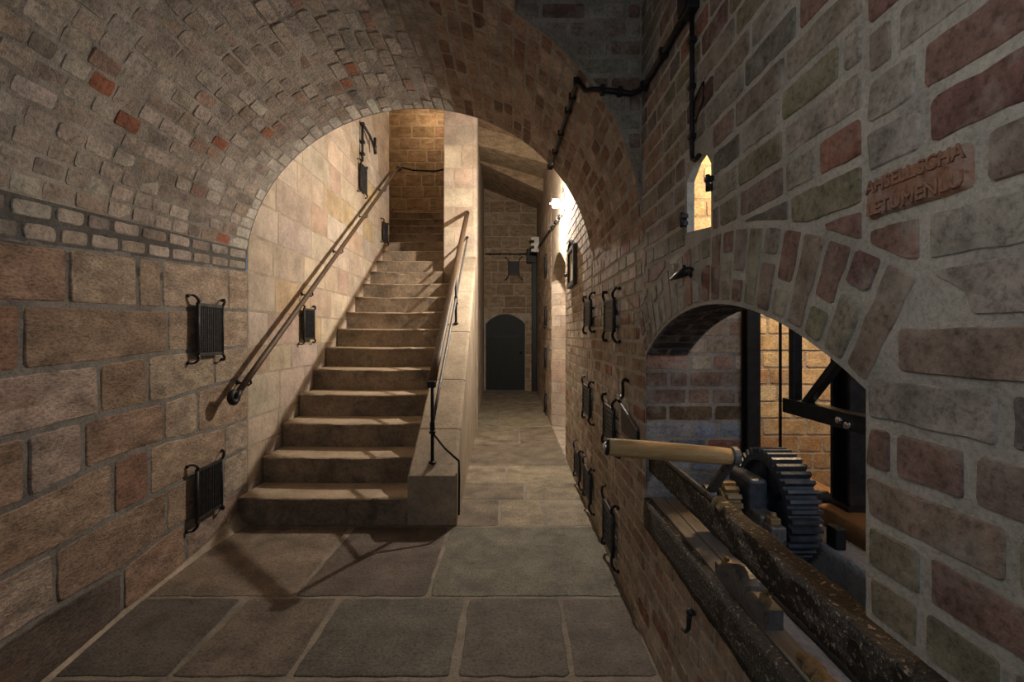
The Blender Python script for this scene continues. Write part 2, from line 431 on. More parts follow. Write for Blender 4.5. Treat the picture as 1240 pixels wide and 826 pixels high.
def vault_cells(u0, u1, d0, d1, pal):
    n = round((u1 - u0) / .078)
    for r in range(n):
        a, b = u0 + (u1 - u0) * r / n, u0 + (u1 - u0) * (r + 1) / n
        d = d0 - random.uniform(0, .1)
        while d < d1 - 1e-3:
            L = random.uniform(.125, .175)
            if random.random() < .15: L *= 1.5
            e = d + L
            if d1 - e < .05: e = d1
            s = max(d, d0)
            wob = .004
            j = lambda: random.uniform(-wob, wob)
            if e - s > .03:
                block(mb, [(a + j(), s), (a + j(), e), (b + j(), e), (b + j(), s)], S_vault, .0085 if pal is VB else .012, random.uniform(.0, .0035), .005, .012, .05, .003, jit((.56, .52, .46)) if e == d1 == ARCH1 and pal is VB else pick(pal), 1, .0035)
            d = e
for r in range(2):
    d = .5 - .1 * r
    while d < ARCH1 - .01:
        e = d + random.uniform(.16, .21)
        if ARCH1 - e < .07: e = ARCH1
        block(mb, [(.08 * r, d), (.08 * r, e), (.08 * r + .08, e), (.08 * r + .08, d)], S_vault, .019, .005, .007, .014, .05, .003, pick(VB), 1, .002)
        d = e
vault_cells(.16, UG, .6, ARCH1, VB)
vault_cells(UG, UR, 1.0, ARCH0, VR)
vault_cells(UG, LEN, ARCH0, ARCH1, VR)
ceiling = structure(mb.build('ceiling', ['mortar_vault', 'vault_brick', 'mortar_dark', 'mortar_mid'], fixn=False))

# spandrel over the arch facing the camera, and the far face towards the stairs
def arch_pts(d, u0, u1, n, off=0):
    return [(S_vault(u0 + (u1 - u0) * i / n, d, -off)[0], S_vault(u0 + (u1 - u0) * i / n, d, -off)[2]) for i in range(n + 1)]
mb = MB()
S = S_front(ARCH0)
ap = arch_pts(ARCH0, UR - .1, LEN, 24)
sheet(mb, ap + [(XR, 4.0), (ap[0][0], 4.0)], [], S, 0)
BW = [(4, (.30, .25, .20)), (3, (.24, .165, .125)), (2, (.33, .29, .24)), (2, (.20, .12, .09)), (1, (.26, .24, .17))]
for poly, r in rows(-.12, XR, 1.92, 4.0, .088, .19, 0, .25, .3):
    cx = sum(p[0] for p in poly) / 4; cz = sum(p[1] for p in poly) / 4
    best = min(range(len(ap)), key=lambda i: (ap[i][0] - cx) ** 2 + (ap[i][1] - cz) ** 2)
    if best in (0, len(ap) - 1): nb = (Vector((1, 0)) if best else Vector((0, 1)))
    t = math.atan2((ap[best][1] - VZ) / VH, (ap[best][0] - VC) / VA)
    nx, nz = math.cos(t) / VA, math.sin(t) / VH; L = math.hypot(nx, nz); nx /= L; nz /= L
    poly = clip(poly, nx, nz, nx * ap[best][0] + nz * ap[best][1] + .004)
    if len(poly) > 2 and abs(area2(poly)) > .0012: block(mb, poly, S, .016, .006, .006, .01, .05, .003, pick(BW), 1, .002)
structure(mb.build('wall_arch', ['mortar_mid', 'brick'], fixn=False))
mb = MB()
ap = arch_pts(ARCH1, 0, LEN, 40)
sheet(mb, [(XL(SEAM), 6.0)] + [(XL(SEAM), VZ)] + ap[1:-1] + [(XR, VZ), (XR, 6.0)], [], S_front(ARCH1 + .004), 0)
structure(mb.build('wall_arch_rear', ['mortar_sand'], fixn=False))
mb = MB()      # upper chamber behind the camera's line of sight: closes the hall at the top
x0 = S_vault(UR, 1, 0)[0]; z0 = S_vault(UR, 1, 0)[2]
mb.add([(x0, -.8, z0), (x0, ARCH0, z0), (x0, ARCH0, 4), (x0, -.8, 4)], [(0, 1, 2, 3)])
mb.add([(x0, -.8, 4), (x0, ARCH0, 4), (XR, ARCH0, 4), (XR, -.8, 4)], [(0, 1, 2, 3)])
structure(mb.build('ceiling_shaft', ['mortar_grey'], fixn=False))

# ------------------------------------------------------------------ right wall
OD0, OD1, OS = .797, 2.11, 1.305           # opening: near jamb, far jamb, springing height
HALF = (OD1 - OD0) / 2; RISE = .188; RAD = (HALF ** 2 + RISE ** 2) / (2 * RISE); AC = (OD0 + HALF, OS + RISE - RAD)
RING = .215; ANG = math.asin(HALF / RAD)
SILL, BASE = .53, .915
arc = [(AC[0] + RAD * math.sin(-ANG + 2 * ANG * i / 24), AC[1] + RAD * math.cos(-ANG + 2 * ANG * i / 24)) for i in range(25)]
slot = [(1.417, 1.73), (1.417, 1.925), (1.45, 1.965), (1.50, 1.985), (1.55, 1.975), (1.611, 1.93), (1.611, 1.755)]
AL0, AL1, ALZ = 5.25, 7.13, 2.2            # recess further down the passage
aarc = [(AL0 + (AL1 - AL0) * i / 16, ALZ + .28 * math.sin(PI * i / 16)) for i in range(17)]
mb = MB()
outer = [(-.8, 0), (AL0, 0), (AL0, 5.6), (3.52, 5.6), (3.52, 1.9), (2.18, 1.9), (2.18, 4), (-.8, 4), (-.8, BASE), (OD0, BASE)] + arc + [(OD1, SILL), (-.8, SILL)]
sheet(mb, outer, [slot], S_right, 0)
sheet(mb, [(AL1, 0), (11.5, 0), (11.5, 5.6), (AL0, 5.6)] + aarc, [], S_right, 2)
NB = [(4, (.27, .235, .195)), (2, (.23, .145, .12)), (2, (.235, .215, .15)), (3, (.33, .305, .265)), (3, (.26, .20, .165)), (1, (.19, .11, .10)), (1, (.18, .17, .15)), (.3, (.26, .135, .10))]
FB = [(4, (.40, .31, .225)), (3, (.35, .265, .19)), (2, (.42, .35, .27)), (1, (.31, .2, .145)), (.4, (.33, .15, .105))]
def put(poly, pal, gap=.016, h=.007, mat=1, rough=.003):
    if len(poly) < 3 or abs(area2(poly)) < .0012: return
    block(mb, poly, S_right, gap, h + random.uniform(-.0015, .0015), .004, .007, .03, rough, pick(pal), mat, .0006)
def cut_ring(poly):
    """trim a brick against the arch ring (round top, straight skewbacks)"""
    R = RAD + RING + .001
    cx, cz = sum(p[0] for p in poly) / len(poly) - AC[0], sum(p[1] for p in poly) / len(poly) - AC[1]
    if math.hypot(cx, cz) > R + .2 or cz < 0: return poly
    sg = 1 if cx > 0 else -1
    if abs(math.atan2(cx, cz)) > ANG and math.hypot(cx, cz) < R:
        return clip(poly, sg * math.cos(ANG), -math.sin(ANG), sg * math.cos(ANG) * AC[0] - math.sin(ANG) * AC[1])
    if all(math.hypot(x - AC[0], z - AC[1]) > R for x, z in poly) and math.hypot(cx, cz) > R: return poly
    out = []
    for k in range(len(poly)):
        a, b = Vector(poly[k]), Vector(poly[(k + 1) % len(poly)]); m = max(1, int((b - a).length / .03))
        for q in range(m):
            v = a.lerp(b, q / m) - Vector(AC)
            if v.length < R and abs(math.atan2(v.x, v.y)) < ANG + .06: v = v.normalized() * R
            out.append(tuple(v + Vector(AC)))
    x0, x1 = min(p[0] for p in poly), max(p[0] for p in poly); z0, z1 = min(p[1] for p in poly), max(p[1] for p in poly)
    for c in ((1, 0, x0), (-1, 0, -x1), (0, 1, z0), (0, -1, -z1)):
        out = clip(out, *c)
        if len(out) < 3: return []
    ded = [p for k, p in enumerate(out) if math.hypot(p[0] - out[k - 1][0], p[1] - out[k - 1][1]) > .004]
    return ded if len(ded) > 2 and abs(area2(ded)) > .004 else []
INS = [(.60, .808, 1.655, 1.757)]           # the brick with raised lettering
# near pier beside the camera
for poly, r in rows(-.8, OD0, BASE + .003, 4.0, .0825, .225, 0, .12, .35):
    a = [(OD0 - .8 - x, z) for x, z in poly]                 # start the bond at the jamb
    if max(p[0] for p in a) > OD0 - .03: a = [(x + random.uniform(-.006, .006) if x > OD0 - .03 else x, z) for x, z in a]
    if r == 8: a = clip(a, -1, 0, -.598)
    if len(a) < 3: continue
    cz = sum(p[1] for p in a) / len(a)
    b = cut_ring(a) if cz > 1.25 else a
    put(b, NB, .0145, .004)
block(mb, [(.60, 1.5845), (.797, 1.5845), (.797, 1.6675), (.60, 1.6675)], S_right, .012, .009, .008, .012, .03, .003, (.32, .17, .115), 1, .001)
# above the arch
for poly, r in rows(OD0, 2.17, 1.295, 4.0, .0825, .215, 0, .15, .35):
    cx = sum(p[0] for p in poly) / 4; cz = sum(p[1] for p in poly) / 4
    b = cut_ring(poly)
    if len(b) > 2 and 1.72 < cz < 2.0:
        if 1.417 < cx < 1.611: b = b if min(p[0] for p in b) < 1.38 or max(p[0] for p in b) > 1.65 else []
        if b:
            if cx <= 1.514 and max(p[0] for p in b) > 1.405: b = clip(b, -1, 0, -1.405)
            elif cx > 1.514 and min(p[0] for p in b) < 1.623: b = clip(b, 1, 0, 1.623)
    put(b, NB if cx < 1.7 else NB + [(3, (.33, .24, .175))], .014, .004)
# arch ring
nv = 21
for i in range(nv):
    a0, a1 = -ANG - .0 + 2 * ANG * i / nv, -ANG + 2 * ANG * (i + 1) / nv
    P = lambda a, r: (AC[0] + r * math.sin(a), AC[1] + r * math.cos(a))
    cuts = [0, 1] if i % 3 == 0 else [0, random.choice((.38, .5, .62)), 1]
    for c0, c1 in zip(cuts, cuts[1:]):
        r0, r1 = RAD + .004 + RING * c0, RAD + RING * c1
        put([P(a0, r0), P(a1, r0), P(a1, r1), P(a0, r1)], NB + [(2, (.27, .25, .19))], .015, .004)
# flank below the far springing and the long wall beyond it
for poly, r in rows(OD1, 3.5, SILL, 1.90, .076, .18, 0, .15, .3): put(cut_ring(poly), FB, .013, .004)
for poly, r in rows(-.8, 3.5, 0.0, SILL, .076, .18, 0, .15, .3): put(poly, FB, .012, .004)
for poly, r in rows(3.5, AL0, 0.0, 3.6, .08, .2, 0, .15, .3): put(poly, FB + [(2, (.45, .39, .30))], .012, .005)
for poly, r in rows(AL1, 11.5, 0.0, 3.6, .16, .35, 0, .2): put(poly, PALE[1:], .012, .004, 3)
structure(mb.build('wall_right', ['mortar_pale', 'brick', 'mortar_sand', 'stone'], fixn=False))

# reveals of the opening, the slot and the recess
mb = MB()
TH = .19
def S_soffit(u, v, h):                      # u along arc length, v into the wall
    a = -ANG + u / RAD; return (XR + v, AC[0] + (RAD - h) * math.sin(a), AC[1] + (RAD - h) * math.cos(a))
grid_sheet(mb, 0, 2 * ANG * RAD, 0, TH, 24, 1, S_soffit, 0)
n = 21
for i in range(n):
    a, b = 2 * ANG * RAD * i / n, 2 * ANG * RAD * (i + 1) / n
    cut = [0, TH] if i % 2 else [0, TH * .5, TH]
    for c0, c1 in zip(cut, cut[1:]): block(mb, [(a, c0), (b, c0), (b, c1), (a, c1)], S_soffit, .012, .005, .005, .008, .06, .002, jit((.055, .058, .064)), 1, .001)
def S_jamb(u, v, h): return (XR + u, OD0 + h, v)
sheet(mb, [(0, BASE), (TH, BASE), (TH, OS), (0, OS)], [], S_jamb)
for i in range(5):
    a, b = BASE + (OS - BASE) * i / 5, BASE + (OS - BASE) * (i + 1) / 5
    block(mb, [(0, a), (TH, a), (TH, b), (0, b)], S_jamb, .014, .006, .006, .01, .05, .002, pick(NB), 1)
mb.add([(XR, -.8, BASE), (XR + TH, -.8, BASE), (XR + TH, OD0, BASE), (XR, OD0, BASE)], [(0, 1, 2, 3)])
for a, b in zip(slot, slot[1:] + slot[:1]):
    mb.add([(XR, a[0], a[1]), (XR, b[0], b[1]), (XR + .025, b[0] , b[1]), (XR + .025, a[0], a[1])], [(0, 1, 2, 3)], 2)
structure(mb.build('trim_opening', ['mortar_grey', 'brick', 'mortar_pale'], fixn=False))
mb = MB()                                   # splayed recess in the passage
fj = lambda u, v, h: (XR + u * .72, AL1 - u * .70 - h, v)
sheet(mb, [(0, 0), (1.1, 0), (1.1, 2.6), (0, 2.6)], [], fj, 0)
for poly, r in rows(0, 1.1, 0, 2.52, .17, .36, 0, .2): block(mb, poly, fj, .01, .003, .006, .01, .08, .002, pick(PALE), 1, .001)
mb.add([(XR, AL0, 0), (XR + .8, AL0 + .45, 0), (XR + .8, AL0 + .45, 2.6), (XR, AL0, 2.6)], [(0, 1, 2, 3)], 0)
mb.add([(XR + .8, AL0 + .4, 0), (XR + .8, AL1 - .6, 0), (XR + .8, AL1 - .6, 2.6), (XR + .8, AL0 + .4, 2.6)], [(0, 1, 2, 3)], 0)
for a, b in zip(aarc, aarc[1:]):
    mb.add([(XR, a[0], a[1]), (XR, b[0], b[1]), (XR + .8, b[0], b[1]), (XR + .8, a[0], a[1])], [(0, 1, 2, 3)], 0)
mb.add([(XR, AL0, 0.002), (XR + .8, AL0, 0.002), (XR + .8, AL1, 0.002), (XR, AL1, 0.002)], [(0, 1, 2, 3)], 0)
structure(mb.build('wall_recess', ['mortar_sand', 'stair_stone'], fixn=False))

# raised lettering on the bricks
def lettering(txt, d, z, size, w, mat, tilt=0):
    cu = bpy.data.curves.new('lettering', 'FONT'); cu.body = txt; cu.size = size; cu.extrude = .0012; cu.bevel_depth = .0004
    cu.align_x = 'CENTER'; cu.align_y = 'CENTER'
    t = bpy.data.objects.new('lettering', cu); COL.objects.link(t)
    bpy.context.view_layer.update()
    me = bpy.data.meshes.new_from_object(t.evaluated_get(bpy.context.evaluated_depsgraph_get()))
    bpy.data.objects.remove(t)
    xs = [v.co.x for v in me.vertices]; k = w / (max(xs) - min(xs))
    # letters read from far (left) to near (right) on a wall that faces -X
    mx = Matrix(((0, 0, -1), (-1, 0, 0), (0, 1, 0))).to_4x4()
    mx = Matrix.Translation((XR - .0106, d, z)) @ Matrix.Rotation(tilt, 4, 'X') @ mx @ Matrix.Diagonal((k, 1, 1, 1))
    me.transform(mx); me.materials.append(M[mat])
    o = bpy.data.objects.new('lettering', me); COL.objects.link(o); return o
wr = bpy.data.objects['wall_right']
for a in (('AHSELL.SCHA', .698, 1.645, .030, .172, 'inscription'), ('LETUMENLU', .698, 1.608, .030, .165, 'inscription')):
    o = lettering(*a); o.parent = wr

# ------------------------------------------------------------------ floor
mb = MB(); S = S_floor(0)
mb.add([(-2.6, -.8, -.002), (1.6, -.8, -.002), (1.6, 12, -.002), (-2.6, 12, -.002)], [(0, 1, 2, 3)], 0)
FW = lambda d: XL(min(d, 7.7)) if d < 3.5 else -.9
FLB = [(3, (.145, .12, .097)), (2, (.165, .13, .10)), (2, (.12, .107, .092)), (1, (.15, .13, .105))]  # near flags: own grey-brown, lowered further to hold the near shade
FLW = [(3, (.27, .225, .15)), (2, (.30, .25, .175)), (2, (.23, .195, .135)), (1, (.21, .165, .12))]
bands = [(-.8, .6, [-1.4, -.6, .1]), (.6, 1.2, [-1.1, -.5, .0]), (1.2, 1.88, [-1.38, -.89, -.24, .255]), (1.88, 2.46, [-1.41, -.905, -.24, .245]), (2.46, 3.37, [-1.16, -.455]),
         (3.37, 3.92, [-.1, .25]), (3.92, 4.36, [.12]), (4.36, 4.93, [-.05]), (4.93, 5.9, []), (5.9, 7.0, [.1]), (7.0, 8.4, [-.2]), (8.4, 9.5, [.15]), (9.5, 10.5, [-.1]), (10.5, 11.5, [.2])]
for a, b, xs in bands:
    e = [FW((a + b) / 2)] + xs + [XR]
    for x0, x1 in zip(e, e[1:]):
        j = lambda: random.uniform(-.012, .012)
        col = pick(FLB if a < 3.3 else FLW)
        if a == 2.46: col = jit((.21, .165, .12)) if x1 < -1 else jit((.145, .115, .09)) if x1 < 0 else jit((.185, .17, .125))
        xl0, xl1 = (x0 + j(), x0 + j()) if x0 != e[0] else (FW(a), FW(b))
        xr0, xr1 = (x1 + j(), x1 + j()) if x1 != XR else (XR, XR)
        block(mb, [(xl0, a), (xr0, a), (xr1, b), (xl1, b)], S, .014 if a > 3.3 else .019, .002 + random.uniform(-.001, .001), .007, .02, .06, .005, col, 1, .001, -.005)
structure(mb.build('floor', ['mortar_floor', 'flag'], fixn=False))
# rounded plaster fillet at the foot of the left wall before the stairs
mb = MB()
vs = []; NB2 = 30
for i in range(NB2 + 1):
    d = 1.2 + (3.4 - 1.2) * i / NB2; w = .012 + .05 * max(0, (d - 2.6) / .8) ** 2
    vs += [(XL(d) + .004, d, w * 1.6), (XL(d) + w * .35 + .006, d, w * .6), (XL(d) + w * 1.1 + .01, d, .001)]
mb.add(vs, [(3 * i + k, 3 * i + 3 + k, 3 * i + 4 + k, 3 * i + 1 + k) for i in range(NB2) for k in (0, 1)], 0, (1, 1, 1), True)
structure(mb.build('baseboard_left', ['mortar_sand'], fixn=False))

# ------------------------------------------------------------------ stone staircase
RISER, TREAD, Y0 = .21, .328, 3.38
stairs = empty('stone_staircase', (-1.4, Y0, 0), 'worn sandstone staircase of straight steps rising along the left wall under the arch', 'staircase')
def parap_left(d):
    t = [(3.36, -.765), (4.17, -.765), (5.16, -.795), (6.1, -.82), (6.85, -.845)]
    for (a, xa), (b, xb) in zip(t, t[1:]):
        if d <= b: return xa + (xb - xa) * (d - a) / (b - a)
    return -.845
def par_right(d): return -.405 - .034 * (d - 3.4)
def par_top(d): return .37 + .64 * (d - 3.4)
for n in range(20):
    d = Y0 + TREAD * n; z = RISER * (n + 1)
    xl = -1.995 - .012 * n * .4 if n < 13 else -2.30
    if n < 2: xl = -2.0
    xr = (parap_left(d) + .03) if d < 6.6 else -1.0
    mbs = MB(); nx = 26; dep = TREAD + .16; hgt = RISER + (.0 if n == 0 else .03)
    prof = [(.012, -hgt), (.012, -.05), (.004, -.03), (0, -.016), (.006, -.005), (.02, 0), (.12, -.003), (.25, -.001), (dep, 0), (dep, -hgt)]
    vs, fs = [], []
    chips = [(random.uniform(0, 1), random.uniform(.02, .06), random.uniform(.004, .014)) for _ in range(3)]
    for i in range(nx + 1):
        t = i / nx; x = xl + (xr - xl) * t
        wear = .010 * math.sin(PI * t) ** 1.5
        ch = sum(a * math.exp(-((t - c) / w) ** 2) for c, w, a in chips)
        for k, (py, pz) in enumerate(prof):
            nz_ = noise.noise(Vector((x * 6, n * 3.1, k * .7))) * .004
            yy = d + py + (ch + nz_ if k in (2, 3, 4) else nz_ * .6 if k < 2 else 0)
            zz = z + pz - (wear if 4 <= k <= 7 else wear * .6 if k in (2, 3) else 0) - (ch * .7 if k in (4, 5) else 0)
            vs.append((x + 1.4, yy - Y0, max(zz, 0 if n == 0 else -1)))
    m_ = len(prof)
    for i in range(nx):
        for k in range(m_): fs.append((i * m_ + k, i * m_ + (k + 1) % m_, (i + 1) * m_ + (k + 1) % m_, (i + 1) * m_ + k))
    fs.append(tuple(range(m_))); fs.append(tuple(nx * m_ + k for k in range(m_ - 1, -1, -1)))
    mbs.add(vs, fs, 0, (1, 1, 1), False)
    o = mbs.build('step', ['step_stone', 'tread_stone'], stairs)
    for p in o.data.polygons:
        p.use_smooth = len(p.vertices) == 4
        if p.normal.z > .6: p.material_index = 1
    o.data.set_sharp_from_angle(angle=math.radians(50))
# sloping parapet: front block plus coping stones
def parapet_piece(d0, d1, name):
    mbs = MB(); nd = max(2, int((d1 - d0) / .15)); vs, fs = [], []
    for i in range(nd + 1):
        d = d0 + (d1 - d0) * i / nd; a, b, t = parap_left(d), par_right(d), par_top(d); r = .03
        ring = [(a, 0), (a, t - .012), (a + .012, t), (b - r, t), (b - r * .4, t - r * .15), (b - r * .1, t - r * .45), (b, t - r), (b, 0)]
        vs += [(x + 1.4, d - Y0, z) for x, z in ring]
    for i in range(nd):
        for k in range(8): fs.append((i * 8 + k, i * 8 + (k + 1) % 8, (i + 1) * 8 + (k + 1) % 8, (i + 1) * 8 + k))
    fs.append(tuple(range(8))); fs.append(tuple(nd * 8 + k for k in range(7, -1, -1)))
    mbs.add(vs, fs); o = mbs.build(name, 'parapet_stone', stairs); return o
cuts = [3.385, 3.80, 4.35, 5.06, 5.85, 6.80]
for a, b in zip(cuts, cuts[1:]): parapet_piece(a + .004, b - .004, 'parapet_stone')
for c in cuts[1:-1]:
    mbs = MB(); a, b, t = parap_left(c), par_right(c), par_top(c)
    mbs.box(((a + b) / 2 + 1.4, c - Y0, t / 2 - .002), (b - a - .004, .010, t - .004))
    mbs.build('mortar_joint', 'mortar_sand', stairs)

# pier at the head of the parapet and the wall of the passage behind it
PP = [(9.0, -1.0), (6.80, -1.0), (6.80, -.56)]
import itertools
pier_pts = [(-1.0, 9.2), (-1.0, 6.80), (-.575, 6.80)]
pier_pts += [(-.575 + .06 * math.sin(a * PI / 10), 6.86 - .06 * math.cos(a * PI / 10)) for a in range(1, 6)]
pier_pts += [(-.60, 8.3), (-.70, 11.5)]
cum = [0]
for (a, b), (c, d) in zip(pier_pts, pier_pts[1:]): cum.append(cum[-1] + math.hypot(c - a, d - b))
def S_pier(u, v, h):
    for i in range(len(cum) - 1):
        if u <= cum[i + 1] + 1e-9 or i == len(cum) - 2:
            t = (u - cum[i]) / (cum[i + 1] - cum[i]); a, b = Vector(pier_pts[i]), Vector(pier_pts[i + 1]); e = (b - a).normalized()
            p = a.lerp(b, t) + Vector((e.y, -e.x)) * h; return (p.x, p.y, v)
mb = MB()
for a, b in zip(cum, cum[1:]): grid_sheet(mb, a, b, 0, 6, 1, 1, S_pier, 0)
z = 0
PK = [(3, (.47, .385, .305)), (2, (.50, .42, .33)), (2, (.44, .345, .26))]
while z < 5.9:
    hh = random.uniform(.26, .34); c = pick(PK)
    w1 = cum[1] + (cum[2] - cum[1]) * random.choice((0, .35, .6))
    segs = [(cum[0], cum[0] + 1.0), (cum[0] + 1.0, cum[1]), (cum[1], w1) if w1 > cum[1] else None, (w1, cum[2])]
    for sg in segs:
        if sg: block(mb, [(sg[0], z), (sg[1], z), (sg[1], z + hh), (sg[0], z + hh)], S_pier, .007, .003, .005, .006, .1, .001, pick(PK), 1, .0)
    for i in range(2, 7): mb.add([S_pier(cum[i], z + .004, .003), S_pier(cum[i + 1], z + .004, .003), S_pier(cum[i + 1], z + hh - .004, .003), S_pier(cum[i], z + hh - .004, .003)], [(0, 1, 2, 3)], 1, c, True)
    u = cum[7]
    while u < cum[-1] - .01:
        e = u + random.uniform(.35, .7)
        if cum[-1] - e < .2: e = cum[-1]
        for a, b in [(u, e)] if not (u < cum[8] < e) else [(u, cum[8]), (cum[8], e)]:
            block(mb, [(a, z), (b, z), (b, z + hh), (a, z + hh)], S_pier, .007, .003, .005, .006, .1, .001, pick(PK), 1, .0)
        u = e
    z += hh
structure(mb.build('wall_pier', ['mortar_sand', 'stair_stone'], fixn=False))

# wall behind the stairs, end of the passage, high ceilings
DKS = [(3, (.34, .25, .165)), (2, (.38, .285, .19)), (2, (.29, .205, .135))]
mb = MB(); S = S_front(9.15)
sheet(mb, [(-2.6, 2.2), (-.9, 2.2), (-.9, 6), (-2.6, 6)], [], S)
for poly, r in rows(-2.6, -.9, 2.2, 6.0, .24, .36, 0, .3): block(mb, poly, S, .012, .006, .01, .02, .08, .003, pick(DKS), 1, .004)
mb.add([(-2.06, 7.75, 2.4), (-2.5, 7.75, 2.4), (-2.5, 7.75, 6), (-2.06, 7.75, 6)], [(0, 1, 2, 3)], 0)
mb.add([(-2.5, 7.75, 2.4), (-2.5, 9.2, 2.4), (-2.5, 9.2, 6), (-2.5, 7.75, 6)], [(0, 1, 2, 3)], 0)
structure(mb.build('wall_stairwell', ['mortar_sand', 'stone'], fixn=False))
DX0, DX1, DZ, DY = -.655, .325, 1.66, 11.5
dm, dr = (DX0 + DX1) / 2, (DX1 - DX0) / 2
darc = [(DX0 + (DX1 - DX0) * i / 12, DZ + .25 * math.sin(PI * i / 12) ** .8) for i in range(13)]
mb = MB(); S = S_front(DY)
sheet(mb, [(-1.0, 0), (DX0, 0)] + darc + [(DX1, 0), (XR, 0), (XR, 5.6), (-1.0, 5.6)], [], S)
for poly, r in rows(-.8, XR, 0, 5.6, .29, .5, 0, .25):
    zc = sum(p[1] for p in poly) / 4; xc = sum(p[0] for p in poly) / 4
    if zc < DZ + .15:
        poly = clip(poly, 1, 0, DX1) if xc > dm else []
    elif zc < DZ + .35: poly = clip(poly, 0, 1, DZ + .26)
    if len(poly) > 2: block(mb, poly, S, .014, .004, .008, .012, .1, .003, pick(DKS), 1, .002)
for a, b in zip([(DX0, 0)] + darc, darc + [(DX1, 0)]):
    mb.add([(a[0], DY, a[1]), (b[0], DY, b[1]), (b[0], DY + .16, b[1]), (a[0], DY + .16, a[1])], [(0, 1, 2, 3)], 0)
structure(mb.build('wall_back', ['mortar_sand', 'stone'], fixn=False))
mb = MB()
mx = Matrix(((1, 0, 0, 0), (0, 0, 1, DY + .06), (0, 1, 0, 0), (0, 0, 0, 1)))
mb.prism([(DX0 + .004, .01)] + [(x if DX0 < x < DX1 else x + (.004 if x < 0 else -.004), z - .005) for x, z in darc] + [(DX1 - .004, .01)], .05, mx)
door = structure(mb.build('door_1', 'door_paint'))
mb = MB(); 
for zz in (.35, 1.35): mb.box((dm - .05, DY + .055, zz), (.8, .012, .05))
mb.build('hinge_strap', 'iron', door)
mb = MB(); mb.sphere((DX1 - .1, DY + .03, .95), .03); mb.build('door_handle', 'iron', door)

mb = MB()                                   # stepped stone slabs over the passage
for k, (d0, d1, zl, zr) in enumerate([(6.9, 8.0, 4.95, 4.55), (8.0, 9.0, 4.72, 4.36), (9.0, 10.1, 4.80, 4.18), (10.1, 11.5, 4.95, 4.45)]):
    col = pick(DKS)
    v = [(-.75, d0, zl), (XR, d0, zr), (XR, d1, zr + .08), (-.75, d1, zl + .1)]
    v += [(x, y, z + .4) for x, y, z in v]
    mb.add(v, [(0, 1, 2, 3), (4, 5, 6, 7), (0, 1, 5, 4), (2, 3, 7, 6), (1, 2, 6, 5), (0, 3, 7, 4)], 0, col)
structure(mb.build('ceiling_passage', ['stone']))
mb = MB(); mb.add([(-2.7, 3.4, 6), (XR + .2, 3.4, 6), (XR + .2, 12, 6), (-2.7, 12, 6)], [(0, 1, 2, 3)], 0)
mb.add([(XR + .01, 3.4, 5.5), (XR + .01, 11.6, 5.5), (XR + .01, 11.6, 6), (XR + .01, 3.4, 6)], [(0, 1, 2, 3)], 0)
structure(mb.build('ceiling_stairwell', ['mortar_sand'], fixn=False))

# ------------------------------------------------------------------ machine room behind the opening
EY, EY2, EX, EZ = 2.13, 2.75, 1.10, 1.62
mb = MB(); S = S_front(EY); S2 = S_front(EY2); S3 = lambda u, v, h: (EX + h, u, v)
sheet(mb, [(XR, -.2), (EX, -.2), (EX, EZ), (XR, EZ)], [], S)
sheet(mb, [(XR, -.2), (2.6, -.2), (2.6, 3.2), (XR, 3.2)], [], S2)
mb.add([(EX, EY, -.2), (EX, EY2, -.2), (EX, EY2, EZ), (EX, EY, EZ)], [(0, 1, 2, 3)])
mb.add([(XR, EY, EZ), (EX, EY, EZ), (EX, EY2, EZ), (XR, EY2, EZ)], [(0, 1, 2, 3)])
EB = [(4, (.50, .39, .26)), (3, (.53, .43, .30)), (2, (.44, .32, .20)), (1, (.43, .27, .17))]
SOOT = [(3, (.42, .35, .27)), (2, (.45, .39, .32)), (1, (.38, .25, .19))]
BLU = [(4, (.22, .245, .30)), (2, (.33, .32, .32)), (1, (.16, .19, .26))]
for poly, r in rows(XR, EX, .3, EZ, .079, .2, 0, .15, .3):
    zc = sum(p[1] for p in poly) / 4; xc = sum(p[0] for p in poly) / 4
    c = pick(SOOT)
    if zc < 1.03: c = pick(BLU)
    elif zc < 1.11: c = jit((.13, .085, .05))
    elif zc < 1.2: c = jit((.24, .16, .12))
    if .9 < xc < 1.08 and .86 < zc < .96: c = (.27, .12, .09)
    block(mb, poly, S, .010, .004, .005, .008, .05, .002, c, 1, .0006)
for poly, r in rows(XR, 2.6, .3, 3.2, .10, .25, 0, .15, .3):
    zc = sum(p[1] for p in poly) / 4
    block(mb, poly, S2, .008, .003, .005, .01, .06, .002, pick(EB) if zc > .75 else jit((.38, .24, .13)), 1, .0006)
mb.add([(2.6, -.8, -.2), (2.6, EY2, -.2), (2.6, EY2, 3.2), (2.6, -.8, 3.2)], [(0, 1, 2, 3)])
mb.add([(XR + .02, -.8, 3.2), (2.6, -.8, 3.2), (2.6, EY2, 3.2), (XR + .02, EY2, 3.2)], [(0, 1, 2, 3)])
mb.add([(XR, -.8, -.2), (2.6, -.8, -.2), (2.6, -.8, 3.2), (XR, -.8, 3.2)], [(0, 1, 2, 3)])
mb.add([(XR + .004, -.8, -.2), (XR + .004, EY, -.2), (XR + .004, EY, SILL), (XR + .004, -.8, SILL)], [(0, 1, 2, 3)])
structure(mb.build('wall_engine_room', ['mortar_mid', 'brick'], fixn=False))
mb = MB(); mb.add([(XR, -.8, .25), (2.6, -.8, .25), (2.6, EY2, .25), (XR, EY2, .25)], [(0, 1, 2, 3)])
structure(mb.build('floor_engine_room', ['dark_floor'], fixn=False))

